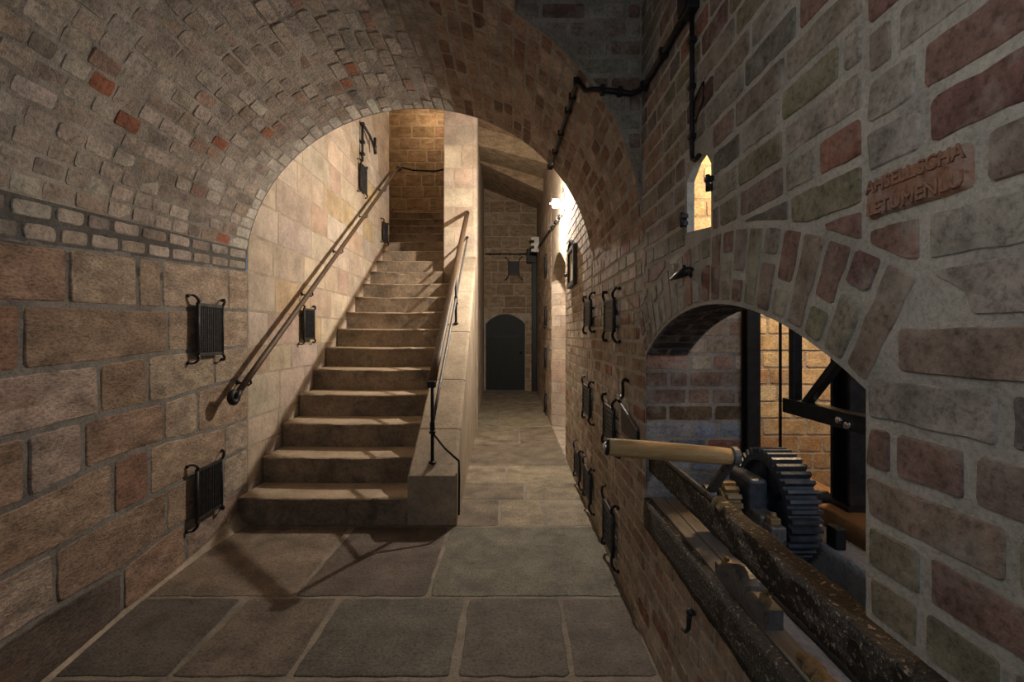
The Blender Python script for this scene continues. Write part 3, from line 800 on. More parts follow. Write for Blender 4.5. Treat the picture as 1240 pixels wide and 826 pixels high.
# ------------------------------------------------------------------ camera
cam = bpy.data.cameras.new('camera'); co = bpy.data.objects.new('camera', cam); COL.objects.link(co)
co.location = (0, 0, CZ); co.rotation_euler = (PI / 2, 0, 0)
cam.sensor_width = 36; cam.lens = 36 * F / 1240; cam.shift_y = -8 / 1240; cam.clip_start = .05
scn.camera = co
# ------------------------------------------------------------------ iron vent guards
def make_vent(root, w, h, detail=True, so=.03, foot=.055, mesh='iron_rust', fw=.016):
    m = MB()
    for s in (-1, 1): m.tube([(s * w / 2, so, -h / 2 - .004), (s * w / 2, so, h / 2 + .004)], .011, 8)
    for s in (-1, 1): m.box((0, so, s * (h / 2 - .008)), (w, .012, .020), None, 0, .002)
    m.build('frame', 'iron_rust', root)
    m = MB()
    if detail:
        nx, nz = 13, int(h / .017)
        for i in range(1, nx): m.box((-w / 2 + w * i / nx, so + .002, 0), (.006, .005, h - .02))
        for k in range(1, nz): m.box((0, so - .001, -h / 2 + h * k / nz), (w - .015, .004, .0065))
        m.box((0, so - .012, 0), (w - .01, .004, h - .02))
    else:
        m.box((0, so - .004, 0), (w - .008, .012, h - .02), None, 0, .002)
        for k in range(1, 8): m.box((0, so + .004, -h / 2 + h * k / 8), (w - .015, .006, .006))
    m.build('mesh_panel', mesh, root)
    for sx in (-1, 1):
        for sz in (-1, 1):
            f = MB(); p = []
            k = foot * random.uniform(.85, 1.15)
            for t in range(9):
                a = t / 8
                p.append((sx * (w / 2 + k * (.0 + .55 * a ** 1.7)), so * (1 - .15 * a) + .012 * math.sin(a * PI), sz * (h / 2 - .01 + k * (1.15 * a - .25 * a * a))))
            e = p[-1]
            for t in range(1, 5): p.append((e[0] + sx * .008 * t * .6, max(.004, e[1] - .008 * t), e[2] + sz * .002 * (2 - t)))
            f.strip(p, fw, fw * .56, (.2, 1, .1)); f.sphere(p[-1], .011)
            f.build('scroll_foot', 'iron', root)
def left_vent(d, z, w, h, label, detail=True):
    rz = -PI / 2 - math.atan2(XL(d + .1) - XL(d - .1), .2)
    make_vent(empty('vent_guard', (XL(d) + .012, d, z), label, 'vent guard', 'iron vent guards', rz), w, h, detail)
left_vent(3.0, 1.43, .265, .33, 'black iron mesh guard on the near left wall, level with the handrail middle')
left_vent(2.99, .40, .265, .32, 'black iron mesh guard low on the near sandstone wall just before the bottom step')
left_vent(4.53, 1.50, .23, .30, 'black iron mesh guard under the sloping wall handrail beside the middle steps')
left_vent(7.38, 3.03, .25, .30, 'narrow iron mesh guard on the stair wall at the top steps, below the handrail', False)
left_vent(6.25, 3.50, .25, .36, 'narrow iron mesh guard high on the stair wall under the bracket pipe', False)
def right_vent(d, z, w, h, label):
    make_vent(empty('vent_guard', (XR - .008, d, z), label, 'vent guard', 'iron vent guards', PI / 2), w, h, False, .02, .075, 'iron')
right_vent(2.765, 1.513, .25, .19, 'black guard on the right brick wall, upper row, nearest the arched opening')
right_vent(3.56, 1.56, .28, .19, 'black iron guard on the right brick wall in the upper row, further from the opening')
right_vent(3.61, .89, .30, .22, 'black guard in the middle row of the right wall, further from the handle')
right_vent(2.785, .87, .27, .20, 'black guard on the right brick wall directly behind the wooden handle tip')
right_vent(4.13, .245, .30, .21, 'low black iron guard on the right brick wall, farthest of the bottom row')
right_vent(3.58, .25, .28, .22, 'low black iron guard on the right brick wall, middle of the bottom row')
right_vent(2.80, .24, .26, .25, 'low black iron guard on the right brick wall, nearest of the bottom row')
for z, t in ((2.60, 'topmost, level with the recess head'), (1.70, 'second from the top'), (.97, 'third from the top'), (.19, 'lowest, just above the floor')):
    make_vent(empty('vent_guard', (XR - .006, 8.15, z), 'tiny dark guard past the recess, ' + t, 'vent guard', 'far passage vent guards', PI / 2), .25, .30, False, .02, .05, 'iron')
make_vent(empty('vent_guard', (.045, 11.494, 3.04), 'small dark guard with curled ears above the dark door', 'vent guard', 'iron vent guards', PI), .26, .34, False, .03, .13, 'iron', .035)

# framed panel beside the recess
t = empty('framed_panel', (XR - .004, 4.52, 2.06), 'dark framed panel with a pale centre on the right wall below the lit lamp', 'panel', None, PI / 2)
m = MB()
for s in (-1, 1): m.box((s * .21, .02, 0), (.06, .04, .38), None, 0, .006); m.box((0, .02, s * .17), (.46, .04, .05), None, 0, .006)
m.build('frame', 'iron_rust', t)
m = MB(); m.box((0, .010, 0), (.38, .02, .32)); m.build('pale_centre', 'pale_panel', t, 'pale centre')
m = MB(); m.strip([(-.16 + .32 * i / 10, .03, .19 + .07 * math.sin(PI * i / 10)) for i in range(11)], .03, .02, (0, 1, 0)); m.build('curved_crest', 'iron', t)
m = MB(); m.tube([(.22, .03, -.04), (.33, .04, -.04)], .014, 8); m.sphere((.33, .04, -.04), .022); m.build('latch', 'iron', t)

# ------------------------------------------------------------------ lamp
t = empty('bulkhead_lamp', (.51, 5.4, 2.93), 'lit bulkhead lamp glowing white on the right passage wall beyond the brick arch', 'lamp')
m = MB(); m.box((0, 0, 0), (.08, .09, .10), None, 0, .026, True); m.build('glass_globe', 'lamp_glow', t, 'glowing white globe')
m = MB(); m.box((.088, 0, 0), (.022, .17, .20), None, 0, .008); m.box((.065, 0, 0), (.06, .07, .07), None, 0, .01); m.build('mounting_plate', 'white_paint', t)
m = MB()
m.tube([(.08 - .15 * math.sin(PI * i / 12) , .074 * math.cos(PI * i / 12), 0) for i in range(13)], .0035, 6)
m.build('guard_wire', 'iron', t)

# ------------------------------------------------------------------ conduits
def clip_part(root, p, axis, r, mat='iron'):
    m = MB(); s = [.024, .024, .024]; s = [2.6 * r] * 3; s[axis] = 1.5 * r
    m.box(p, s, None, 0, .003); m.build('clip', mat, root)
def soff(x, d, off=.018):
    u = u_of_x(x); return S_vault(u, d, off)
t = empty('conduit', (XR - .02, 1.6, 2.49), 'black conduit running from the junction box round the corner and down the arch soffit', 'conduit')
P0 = (XR - .02, 1.55, 2.485)
path = [P0, (XR - .02, 1.8, 2.495), (XR - .02, 2.06, 2.508), (XR - .03, 2.11, 2.512), (XR - .06, ARCH0 - .022, 2.518), (.50, ARCH0 - .02, 2.528), (.42, ARCH0 - .02, 2.537), (.385, ARCH0 - .01, 2.545)]
sp = [soff(.33 - .03 * (i / 8), 2.24 + (3.48 - 2.24) * i / 8) for i in range(9)]
rel = lambda p: (p[0] - (XR - .02), p[1] - 1.6, p[2] - 2.49)
full = [rel(p) for p in path + [(.35, 2.19, 2.555)] + sp]
m = MB(); m.tube(full, .0125, 10); m.build('pipe', 'iron', t)
for p, ax in ((path[1], 1), (path[2], 1), (path[5], 0), (path[6], 0), (sp[0], 1), (sp[1], 1), (sp[2], 1), (sp[4], 1), (sp[6], 1), (sp[8], 1)):
    clip_part(t, rel(p), ax, .0145)
t = empty('junction_box', (XR - .022, 1.53, 2.50), 'black junction box high on the right brick wall where two conduits meet', 'junction box')
m = MB(); m.box((0, 0, 0), (.044, .075, .085), None, 0, .006); m.build('body', 'iron', t)
m = MB(); m.box((-.026, 0, 0), (.010, .065, .075), None, 0, .003); m.build('cover', 'iron', t)
t = empty('conduit', (XR - .014, 1.532, 2.2), 'thin black conduit dropping from the junction box to the lit slot', 'conduit')
m = MB(); m.tube([(0, 0, .262), (0, 0, .1), (0, 0, -.1), (0, 0, -.20), (0, -.006, -.222), (.002, -.025, -.232), (.002, -.055, -.228)], .0082, 8); m.build('pipe', 'iron', t)
for z in (.175, .02, -.145): clip_part(t, (0.002, 0, z), 2, .0105)
t = empty('shadow_wire', (XR - .012, 1.52, 2.12), 'thin black squared wire drawn for a shadow on the brick wall beside the dropping conduit', 'bracket')  # thin tube modelled as the dark outline of a cast shadow
m = MB(); m.tube([(0, .004, .05), (-.012, -.105, .052), (-.014, -.108, -.005), (.002, .002, -.025)], .0038, 6); m.build('wire', 'iron', t)
for (d, z, lab) in ((1.408, 1.86, 'small black iron lug on the right edge of the lit slot'), (1.622, 1.80, 'small black iron lug on the left edge of the lit slot')):
    t = empty('iron_lug', (XR - .008, d, z), lab, 'lug', 'iron lugs at the slot')
    m = MB(); m.box((0, 0, .013), (.026, .026, .016), None, 0, .003); m.box((.004, 0, -.012), (.02, .022, .02), None, 0, .003); m.build('plate', 'iron', t)
    m = MB(); m.tube([(-.006, 0, -.024), (-.006, 0, .026)], .007, 8); m.build('pin', 'iron', t)

# far conduit group
t = empty('cable_pipe', (-.1, 11.46, 3.39), 'thin dark pipe running level across the end wall above the small guard', 'pipe')
m = MB(); m.tube([(-.56, 0, 0), (.0, .0, .004), (.6, 0, 0)], .018, 8); m.build('pipe', 'iron', t)
for x in (-.45, -.2, .05, .3, .5): clip_part(t, (x, .008, 0), 0, .022)
t = empty('corner_box', (.545, 11.38, 1.6), 'tall black upright box standing in the far right corner of the passage', 'trunking')  # plain upright box set at the dark band in the corner
m = MB(); m.box((0, 0, 0), (.12, .12, 3.2), None, 0, .01); m.build('corner_body', 'iron', t)
m = MB(); m.box((-.065, -.02, 1.72), (.24, .2, .34), None, 0, .01); m.build('junction_box', 'iron', t)
t = empty('switch_box', (XR - .06, 10.4, 3.42), 'small white fitting with dark slots in the far right corner above the black box', 'fitting')
m = MB(); m.box((0, 0, 0), (.11, .06, .34), None, 0, .01)
for k in (-1, 0, 1): m.box((-.07, -.01, k * .13), (.10, .05, .06), None, 0, .008)
m.build('body', 'white_paint', t)
t = empty('cable', (XR - .028, 6.8, 2.9), 'knobbly dark cable sloping along the passage wall up to the lamp', 'cable')
pts = [(0, -1.28 + 4.7 * i / 26, -.06 + .50 * i / 26 + .012 * math.sin(i * 1.9)) for i in range(27)]
m = MB(); m.tube(pts, .012, 8); m.build('line', 'iron', t)
for i in range(2, 26, 3): clip_part(t, pts[i], 1, .017)

# ------------------------------------------------------------------ handrails
t = empty('wall_handrail', (-1.9, 3.17, .97), 'brown handrail on the left stone wall sloping up the stairs with a curled lower end', 'handrail')
lo, hi = Vector((0, 0, 0)), Vector((-.05, 4.75, 3.27))
def railp(d): return lo.lerp(hi, (d - 3.17) / 4.75)
m = MB(); m.tube([railp(3.19 + (7.9 - 3.19) * i / 14) for i in range(15)] , .026, 12, flat=(.75, 1.0)); m.build('rail', 'rail_wood', t)
m = MB()
cc = railp(3.19); m.tube([railp(3.22)] + [(cc.x, cc.y - .035 + .035 * math.cos(a * PI / 6 + PI / 2 * 0) , cc.z - .035 * math.sin(a * PI / 6) - .012) for a in range(0, 11)], [.026] + [.025 - .0006 * i for i in range(11)], 12)
m.build('scroll_end', 'iron', t, 'black curled end')
m = MB(); m.tube([railp(7.9), railp(7.9) + Vector((.02, .16, .09)), railp(7.9) + Vector((.12, .62, .20)), railp(7.9) + Vector((.48, .95, .30)), railp(7.9) + Vector((1.05, 1.05, .45))], .018, 8); m.build('upper_rail', 'iron', t)
m = MB(); m.sphere(railp(7.92) + Vector((.01, 0, 0)), .05); m.build('joint_ball', 'grey_iron', t)
for d in (3.36, 4.43, 5.24, 6.16, 7.1):
    p = railp(d); wx = XL(d) + 1.9
    m = MB(); m.tube([p + Vector((0, 0, -.02)), p + Vector((0, .012, -.058)), p + Vector((-.02, .018, -.072)), (wx + .004, p.y + .02, p.z - .05)], .0075, 8)
    m.sphere((wx + .008, p.y + .02, p.z - .05), .018, (.5, 1, 1)); m.build('bracket', 'iron', t)
t = empty('stair_handrail', (-.6, 3.5, .44), 'brown handrail with black posts standing on the sloping parapet, ending at the pier', 'handrail')
lo, hi = Vector((-.6, 3.43, 1.014)), Vector((-.655, 6.78, 3.19)); O = Vector((-.6, 3.5, .44))
def r2(d): return lo.lerp(hi, (d - 3.43) / 3.35) - O
m = MB(); m.tube([r2(3.44 + 3.33 * i / 10) for i in range(11)], .028, 12, flat=(1.2, .7)); m.build('rail', 'rail_wood', t)
m = MB(); m.box(r2(3.45), (.062, .05, .05), None, 0, .008); m.build('end_cap', 'iron', t)
def post(d, name):
    p = r2(d); b = par_top(d) - .44
    m = MB(); m.tube([(p.x, p.y, b - .01), (p.x, p.y, b + .2), (p.x, p.y, p.z)], .0135, 10); m.build('post', 'iron', t)
    m = MB(); m.lathe([(.013, 0), (.024, .004), (.024, .022), (.013, .026)], Matrix.Translation((p.x, p.y, b + .22)), 14); m.lathe([(.019, .03), (.019, .09)], Matrix.Translation((p.x, p.y, b + .22)), 14)
    m.lathe([(.030, 0), (.030, .008), (.016, .02)], Matrix.Translation((p.x, p.y, b + .002)), 14)
    m.build('collar', 'iron', t)
post(3.49, 'near'); post(5.19, 'upper')
m = MB(); a_, b_ = Vector((-.6, 3.49, .725)) - O, Vector((-.655, 6.79, 2.82)) - O
m.tube([a_.lerp(b_, i / 8) for i in range(9)], .0125, 10); m.build('lower_rail', 'grey_iron', t, 'thin grey lower rail')
m = MB(); m.sphere(b_ + Vector((0, -.01, 0)), .022, (1, .4, 1)); m.build('wall_rosette', 'iron', t)
b = par_top(3.49) - .44
m = MB(); m.tube([(.005, -.01, b + .225), (.10, -.045, b + .12), (par_right(3.45) + .6 + .012, -.06, b + .03), (par_right(3.45) + .6 + .014, -.062, b - .08), (par_right(3.45) + .6 + .012, -.062, b - .37)], .0085, 8); m.build('brace', 'iron', t)
m = MB(); m.sphere(r2(6.77), .03, (1, .4, 1)); m.build('wall_rosette', 'iron', t)

# bracket pipe high on the stair wall
t = empty('bracket_pipe', (XL(6.2) + .04, 6.2, 3.8), 'thin black upright pipe with a jointed arm high on the stair wall', 'pipe')
m = MB(); m.tube([(0, 0, -.08), (0, 0, .2), (0, 0, .44)], .018, 8); m.build('pipe', 'iron', t)
for z in (.02, .18, .42): clip_part(t, (0, 0, z), 2, .022)
m = MB(); m.tube([(0, 0, .43), (.03, .22, .36), (.05, .38, .26)], .018, 8); m.tube([(.05, .40, .40), (.05, .38, .26), (.05, .42, .18)], .022, 8); m.sphere((.05, .38, .27), .03); m.build('arm', 'iron', t)

# ------------------------------------------------------------------ small ironwork on the right wall
t = tag((lambda m: (m.tube([(XR + .005, 2.395, 1.15), (XR - .02, 2.40, 1.165), (XR - .03, 2.385, 1.172), (XR - .03, 2.40, 1.16), (XR - .03, 2.425, 1.145), (XR - .026, 2.43, 1.11), (XR - .026, 2.435, 1.075), (XR - .028, 2.46, 1.062), (XR - .026, 2.475, 1.072)], .0085, 8), m.build('wall_hook', 'iron'))[1])(MB()),
        'black S shaped iron hook on the brick wall at the left edge of the opening', 'hook', 'iron wall hooks')
m = MB(); m.tube([(XR + .004, 1.535, .475), (XR - .02, 1.532, .478), (XR - .024, 1.53, .46), (XR - .024, 1.535, .425), (XR - .026, 1.555, .40), (XR - .03, 1.575, .398)], [.008, .011, .009, .0075, .0065, .005], 8); m.sphere((XR - .02, 1.532, .48), .013)
tag(m.build('wall_hook', 'iron_rust'), 'rusty bent hook on the low brick wall below the timber sill', 'hook', 'iron wall hooks')
m = MB(); m.tube([(XR + .005, 1.575, 1.618), (XR - .015, 1.59, 1.615), (XR - .03, 1.63, 1.605), (XR - .034, 1.68, 1.600)], [.014, .017, .012, .004], 8); m.tube([(XR - .01, 1.60, 1.612), (XR - .016, 1.60, 1.64)], [.012, .006], 8); m.sphere((XR - .004, 1.565, 1.61), .018, (.6, 1, 1))
tag(m.build('wall_spike', 'iron'), 'black pointed iron spike jutting from the bricks above the arched opening', 'spike')
t = empty('slot_plate', (XR - .004, 2.36, .935), 'dark plate put in for a slot in the brick wall behind the wooden handle', 'plate')  # dark flush plate in place of the slot's shaded inside
m = MB(); m.prism([(-.16, -.06), (.16, -.06), (.16, .07), (.02, .05), (-.16, -.0)], .012, Matrix(((0, 0, -1, 0), (1, 0, 0, 0), (0, 1, 0, 0), (0, 0, 0, 1)))); m.build('plate', 'iron', t)
m = MB(); m.bar((-.01, -.17, .01), (-.012, .15, .085), .012, .012); m.build('rim', 'grey_iron', t)

# ------------------------------------------------------------------ winch and timbers in the opening
def rough_beam(mb, x0, x1, d0, d1, z0, z1, amp, n=46, sc=22):
    vs, fs = [], []; R = []
    k = 5
    for a in range(k): R.append((0, a / k))
    for a in range(k): R.append((a / k, 1))
    for a in range(k): R.append((1, 1 - a / k))
    for a in range(k): R.append((1 - a / k, 0))
    for i in range(n + 1):
        d = d0 + (d1 - d0) * i / n
        for u, w_ in R:
            x, z = x0 + (x1 - x0) * u, z0 + (z1 - z0) * w_
            q = Vector((x * sc, d * sc * .55, z * sc)); nn = noise.noise_vector(q) * amp + noise.noise_vector(q * 2.7) * amp * .5
            vs.append((x + nn.x, d, z + nn.z))
    m_ = len(R)
    for i in range(n):
        for j in range(m_): fs.append((i * m_ + j, i * m_ + (j + 1) % m_, (i + 1) * m_ + (j + 1) % m_, (i + 1) * m_ + j))
    fs.append(tuple(range(m_))); fs.append(tuple(n * m_ + j for j in range(m_ - 1, -1, -1)))
    mb.add(vs, fs, 0, (1, 1, 1), True)
t = empty('timber_beam', (.66, 1.2, .775), 'long rough black timber beam with pale flecks lying along the opening', 'beam')
m = MB(); rough_beam(m, -.032, .028, -.95, .26, 0, .092, .006, 70, 26); rough_beam(m, -.032, -.004, .25, .92, .0, .092, .004, 40, 26); m.build('beam', 'timber', t)
m = MB(); m.bar((-.018, .22, .100), (-.018, .91, .100), .012, .016); m.build('iron_bar', 'grey_iron', t, 'grey iron bar')
m = MB(); m.lathe([(.016, -.012), (.022, -.01), (.022, .012), (.012, .014), (.012, .024)], Matrix.Translation((-.016, .205, .098)) @ Matrix.Rotation(PI / 2, 4, 'X'), 6); m.lathe([(.026, -.016), (.026, -.012)], Matrix.Translation((-.016, .22, .098)) @ Matrix.Rotation(PI / 2, 4, 'X'), 16); m.build('bolt', 'ochre_iron', t)
m = MB(); rough_beam(m, -.012, .016, -.9, .69, -.128, -.002, .0035, 70, 26)
o = m.build('sill_rail', 'timber'); o.location = (XR + .002, 1.42, .657); tag(o, 'black rough timber edge along the top of the low brick wall', 'rail')
m = MB(); m.box((0, 0, 0), (.055, 1.62, .03), None, 0, .004); o = m.build('sill_plank', 'shelf_wood'); o.location = (XR + .05, 1.30, .645)
tag(o, 'narrow grey plank on the sill beside the black timber edge, carrying the iron bearing cap', 'plank', 'grey sill planks')
m = MB(); m.box((0, 0, 0), (.10, .72, .028), None, 0, .004); o = m.build('sill_plank', 'shelf_wood'); o.location = (XR + .13, 1.74, .646)
tag(o, 'wide grey plank at the far end of the sill under the black beam', 'plank', 'grey sill planks')
m = MB(); rough_beam(m, -.03, .10, -.9, .68, -.36, -.02, .004, 20); o = m.build('ledge', 'concrete'); o.location = (XR + .045, 1.42, .648)
tag(o, 'dark grey masonry ledge under the sill planks', 'ledge')
t = empty('shaft_bearing', (XR + .045, 1.30, .66), 'black iron bearing cap bolted to the sill plank at the bottom of the opening', 'bearing')
prof = [(-.145, 0), (.14, 0), (.14, .035), (.085, .035)] + [(.02 + .06 * math.cos(a * PI / 8), .035 + .042 * math.sin(a * PI / 8)) for a in range(0, 9)] + [(-.06, .05), (-.145, .05)]
m = MB(); m.prism(prof, .046, Matrix(((0, 0, 1, -.023), (1, 0, 0, 0), (0, 1, 0, 0), (0, 0, 0, 1)))); m.build('cap', 'grey_iron', t)
for y, z in ((-.105, .05), (.112, .035)):
    m = MB(); m.lathe([(.016, 0), (.016, .014), (.009, .016), (.009, .024)], Matrix.Translation((0, y, z)), 6); m.build('nut', 'ochre_iron', t)
m = MB(); m.box((0, 0, 0), (.16, .22, .25), None, 0, .012); o = m.build('concrete_block', 'concrete'); o.location = (.87, 1.20, .375)
tag(o, 'blue grey concrete block in the pit at the bottom of the opening', 'block')
t = empty('rope_end', (XR + .045, .98, .66), 'frayed ochre rope end lying on the sill plank at the bottom edge', 'rope')
m = MB(); m.tube([(.012 * math.cos(a * .9) * (1 - a * .01), .0 + a * .0045 - .05, .012 + .006 * math.sin(a)) for a in range(24)], .011, 8); m.build('strand', 'rope', t)
m = MB(); m.tube([(-.012, -.06, .012), (.0, -.02, .02), (.012, .03, .016), (-.004, .07, .012)], .010, 8); m.build('strand', 'rope', t)

# winch: crank, shaft, ratchet wheel and large gear turn together
GX, GY, GZ, GR = .965, 1.70, .765, .195
t = empty('hand_winch', (.86, GY, .82), 'iron hand winch with wooden crank handle and large toothed gear in the arched opening', 'winch')
W = lambda x, y, z: (x - .86, y - GY, z - .82)
RX = Matrix.Rotation(PI / 2, 4, 'Y')
m = MB(); m.lathe([(.022, -.16), (.022, .30)], Matrix.Translation((0, 0, -.018)) @ RX, 18); m.build('shaft', 'steel_blue', t)
gear = MB(); NTH = 38; pf = []
for i in range(NTH):
    a0 = 2 * PI * i / NTH
    for f, r in ((0, GR - .024), (.16, GR - .022), (.28, GR), (.62, GR), (.74, GR - .022)):
        a = a0 + f * 2 * PI / NTH; pf.append((r * math.cos(a), r * math.sin(a)))
n = len(pf); w2 = .052
hub = [(.145, 0)]
vs, fs = [], []
MXg = Matrix.Translation(W(GX, GY, GZ + .02)) @ RX
rin = GR - .045
for zz, rr in ((-w2, None), (w2, None)):
    for x, y in pf: vs.append(MXg @ Vector((x, y, zz)))
for zz in (-w2, w2):
    for x, y in pf:
        L = math.hypot(x, y); vs.append(MXg @ Vector((x / L * rin, y / L * rin, zz)))
for zz in (-w2 * .55, w2 * .55):
    for x, y in pf:
        L = math.hypot(x, y); vs.append(MXg @ Vector((x / L * (rin - .006), y / L * (rin - .006), zz)))
for zz in (-w2 * .55, w2 * .55):
    for x, y in pf:
        L = math.hypot(x, y); vs.append(MXg @ Vector((x / L * .05, y / L * .05, zz)))
for i in range(n):
    j = (i + 1) % n
    fs += [(i, j, n + j, n + i), (i, j, 2 * n + j, 2 * n + i), (n + i, n + j, 3 * n + j, 3 * n + i), (2 * n + i, 2 * n + j, 4 * n + j, 4 * n + i),
           (3 * n + i, 3 * n + j, 5 * n + j, 5 * n + i), (4 * n + i, 4 * n + j, 6 * n + j, 6 * n + i), (5 * n + i, 5 * n + j, 7 * n + j, 7 * n + i)]
gear.add(vs, fs)
g = gear.build('gear_wheel', 'gear_iron', t, 'large dark toothed gear')
m = MB(); m.lathe([(.062, -.075), (.068, -.07), (.068, .07), (.062, .075)], Matrix.Translation(W(GX, GY, GZ + .02)) @ RX, 24)
for k in range(6):
    a = k * PI / 3; m.bar(MXg @ Vector((.055 * math.cos(a), .055 * math.sin(a), -.034)), MXg @ Vector((.15 * math.cos(a), .15 * math.sin(a), -.034)), .022, .012, (1, 0, 0))
m.build('hub', 'steel_blue', g)
m = MB(); rt = []
for i in range(14):
    a = 2 * PI * i / 14
    rt += [(.056 * math.cos(a), .056 * math.sin(a)), (.072 * math.cos(a + .05), .072 * math.sin(a + .05)), (.072 * math.cos(a + .27), .072 * math.sin(a + .27)), (.056 * math.cos(a + .31), .056 * math.sin(a + .31))]
m.prism(rt, .05, Matrix.Translation(W(.765, GY, .79)) @ RX); m.lathe([(.050, -.010), (.052, 0), (.03, .004)], Matrix.Translation(W(.765, GY, .79)) @ RX, 24)
m.build('ratchet_wheel', 'ochre_iron', t, 'ochre ratchet wheel')
hp0, hp1 = Vector(W(.312, 1.50, 1.035)), Vector(W(.708, 1.50, 1.004))
m = MB(); ax = [hp0.lerp(hp1, i / 12) for i in range(13)]
m.tube(ax, [.0275, .0285, .029, .0295, .0295, .0295, .029, .029, .029, .0285, .0285, .028, .0255], 20); hd = m.build('crank_handle', 'handle_wood', t, 'pale worn wooden handle')
m = MB(); d_ = (hp0 - hp1).normalized()
m.tube([hp0 - d_ * .004, hp0 + d_ * .008], .027, 20); m.build('end_ring', 'iron', hd)
m = MB(); m.tube([hp0 + d_ * .006, hp0 + d_ * .013, hp0 + d_ * .017], [.016, .014, .006], 16); m.build('end_cap', 'chrome', hd, 'bright steel end cap')
m = MB(); A, B = Vector(W(.722, 1.50, 1.006)), Vector(W(.722, GY, .81))
m.bar(A, B, .016, .034, (1, 0, 0), 0, .004); m.lathe([(.026, -.012), (.030, -.008), (.030, .008), (.026, .012)], Matrix.Translation(A) @ RX, 18); m.lathe([(.036, -.016), (.036, .016)], Matrix.Translation(B) @ RX, 20); m.lathe([(.02, -.034), (.02, -.016)], Matrix.Translation(B) @ RX, 6)
m.build('crank_arm', 'grey_iron', t)
t = empty('bearing_block', (.865, 1.60, .62), 'dark iron bearing block with a square nut between ratchet wheel and gear', 'bearing')
m = MB(); m.box((0, .03, .07), (.062, .16, .20), None, 0, .008); m.box((0, -.07, .06), (.05, .07, .19), None, 0, .006)
m.build('body', 'grey_iron', t)
m = MB(); m.box((0, -.07, .165), (.034, .034, .022), None, 0, .004); m.tube([(0, -.07, .17), (0, -.07, .19)], .009, 8); m.build('nut', 'ochre_iron', t)
m = MB(); m.box((0, .10, .21), (.066, .16, .12), None, 0, .012); m.build('cap', 'gear_iron', t)
m = MB(); rough_beam(m, -.05, .05, -.75, .72, -.1, 0, .003, 20); o = m.build('bed_timber', 'shelf_wood'); o.location = (.815, 1.3, .64)
tag(o, 'grey timber bed beneath the ratchet wheel, between beam and gear', 'timber')
m = MB(); rough_beam(m, -.05, .05, -.95, .72, -.14, 0, .003, 24); o = m.build('bed_timber', 'concrete'); o.location = (1.09, 1.22, .70)
tag(o, 'blue grey timber just right of the large gear', 'timber')
m = MB(); m.box((0, 0, 0), (.035, .05, .07), None, 0, .005); o = m.build('iron_block', 'steel_blue'); o.location = (1.065, 1.52, .735); tag(o, 'small dark iron block on the blue grey timber touching the gear', 'block')
m = MB(); rough_beam(m, -.095, .095, -.95, .88, -.16, 0, .003, 24); o = m.build('brown_timber', 'brown_timber'); o.location = (1.255, 1.22, .75)
tag(o, 'brown timber under the black column at the right of the opening', 'timber')
t = empty('steel_column', (1.076, 2.085, .25), 'thick black steel column standing left of the thin rod against the lit brick wall', 'column', 'black steel columns')
m = MB(); m.box((0, 0, 1.475), (.016, .05, 2.95)); m.box((0, -.026, 1.475), (.056, .010, 2.95)); m.box((0, .026, 1.475), (.056, .010, 2.95)); m.build('channel', 'iron', t)
m = MB(); m.box((0, 0, .008), (.08, .08, .016)); m.build('base_plate', 'iron', t)
t = empty('steel_column', (1.285, 1.75, .75), 'thick black steel column on the brown timber behind the right edge of the opening', 'column', 'black steel columns')
m = MB(); m.box((0, 0, 1.22), (.016, .10, 2.44)); m.box((0, -.047, 1.22), (.088, .012, 2.44)); m.box((0, .047, 1.22), (.088, .012, 2.44)); m.build('channel', 'steel_blue', t)
m = MB(); m.box((0, 0, .008), (.12, .13, .016)); m.build('base_plate', 'iron', t)
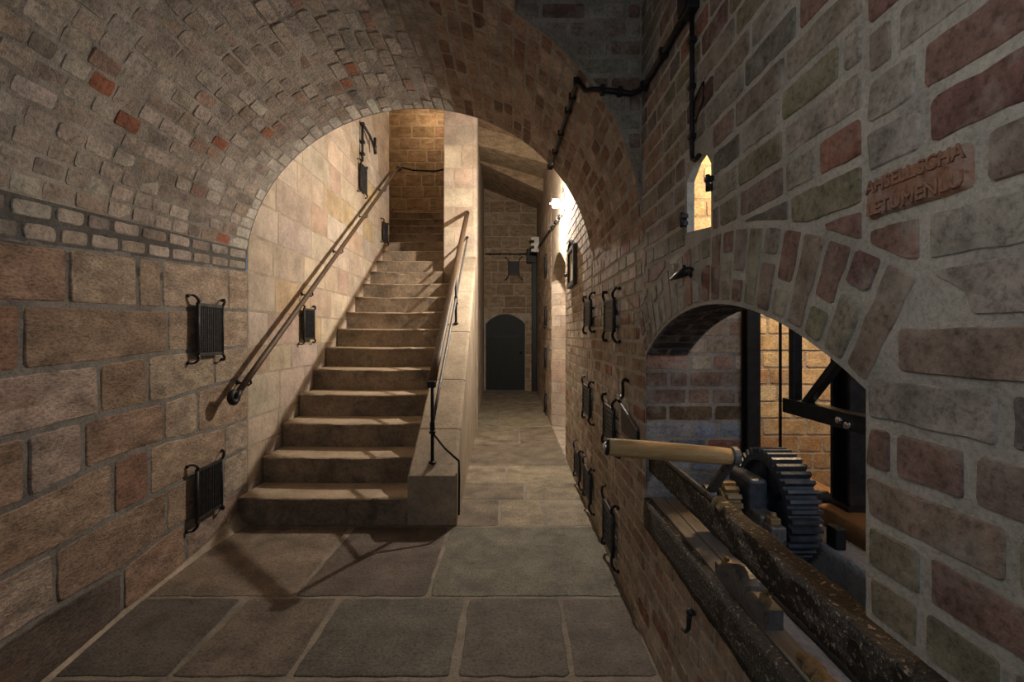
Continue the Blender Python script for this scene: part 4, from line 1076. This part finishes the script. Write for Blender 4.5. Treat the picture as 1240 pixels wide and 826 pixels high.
m = MB(); m.tube([(0, 0, 0), (0, 0, 1.2), (0, 0, 2.45)], .0065, 8); o = m.build('thin_rod', 'iron'); o.location = (1.195, 2.06, .75); tag(o, 'thin black vertical rod in front of the lit brick wall', 'rod')
t = empty('steel_frame', (1.158, 1.89, 1.105), 'dark steel frame of upright, level arm and diagonal brace inside the opening', 'frame')
m = MB(); m.box((0, 0, 1.03), (.036, .036, 2.1), None, 0, .003); m.build('upright', 'steel_blue', t)
m = MB(); m.box((0, -.48, 0), (.05, 1.06, .06), None, 0, .003); m.box((.03, -.48, -.027), (.06, 1.06, .008)); m.build('arm', 'steel_blue', t)
m = MB(); m.bar((0, -.06, .01), (0, -.62, .56), .03, .03, (1, 0, 0)); m.build('brace', 'steel_blue', t)
for y in (-.29, -.33):
    m = MB(); m.lathe([(.013, 0), (.012, .008), (.006, .012)], Matrix.Translation((-.025, y, -.002 if y > -.3 else -.012)) @ Matrix.Rotation(-PI / 2, 4, 'Y'), 8); m.build('bolt', 'chrome', t)
# ------------------------------------------------------------------ light
def point(name, loc, power, color, r=.05):
    l = bpy.data.lights.new(name, 'POINT'); l.energy = power; l.color = color; l.shadow_soft_size = r
    o = bpy.data.objects.new(name, l); COL.objects.link(o); o.location = loc; return o
point('camera_fill', (-.12, .22, 1.95), 7.6, (1, .94, .88), .25)  # added fill light above the camera for the near walls, no fixture
point('passage_lamp', (.445, 5.36, 2.895), 265, (1.0, .87, .73), .025)
point('engine_room_lamp', (1.75, 2.30, 2.45), 115, (1, .67, .36), .06)
point('stairwell_lamp', (-1.5, 8.6, 5.6), 18, (1, .70, .42), .2)
point('engine_room_fill', (1.2, -.5, 2.2), 34, (.66, .79, 1), .3)  # added cool fill for the winch; the closed room has no window
w = bpy.data.worlds.new('world'); scn.world = w; w.use_nodes = True
w.node_tree.nodes['Background'].inputs[0].default_value = (.58, .78, 1, 1); w.node_tree.nodes['Background'].inputs[1].default_value = .24
vs_ = scn.view_settings
scn.display_settings.display_device = 'sRGB'
vs_.view_transform = 'Standard'; vs_.look = 'None'; vs_.gamma = 1; vs_.use_curve_mapping = False; vs_.exposure = 0
scn.cycles.max_bounces = 8; scn.cycles.sample_clamp_indirect = 4
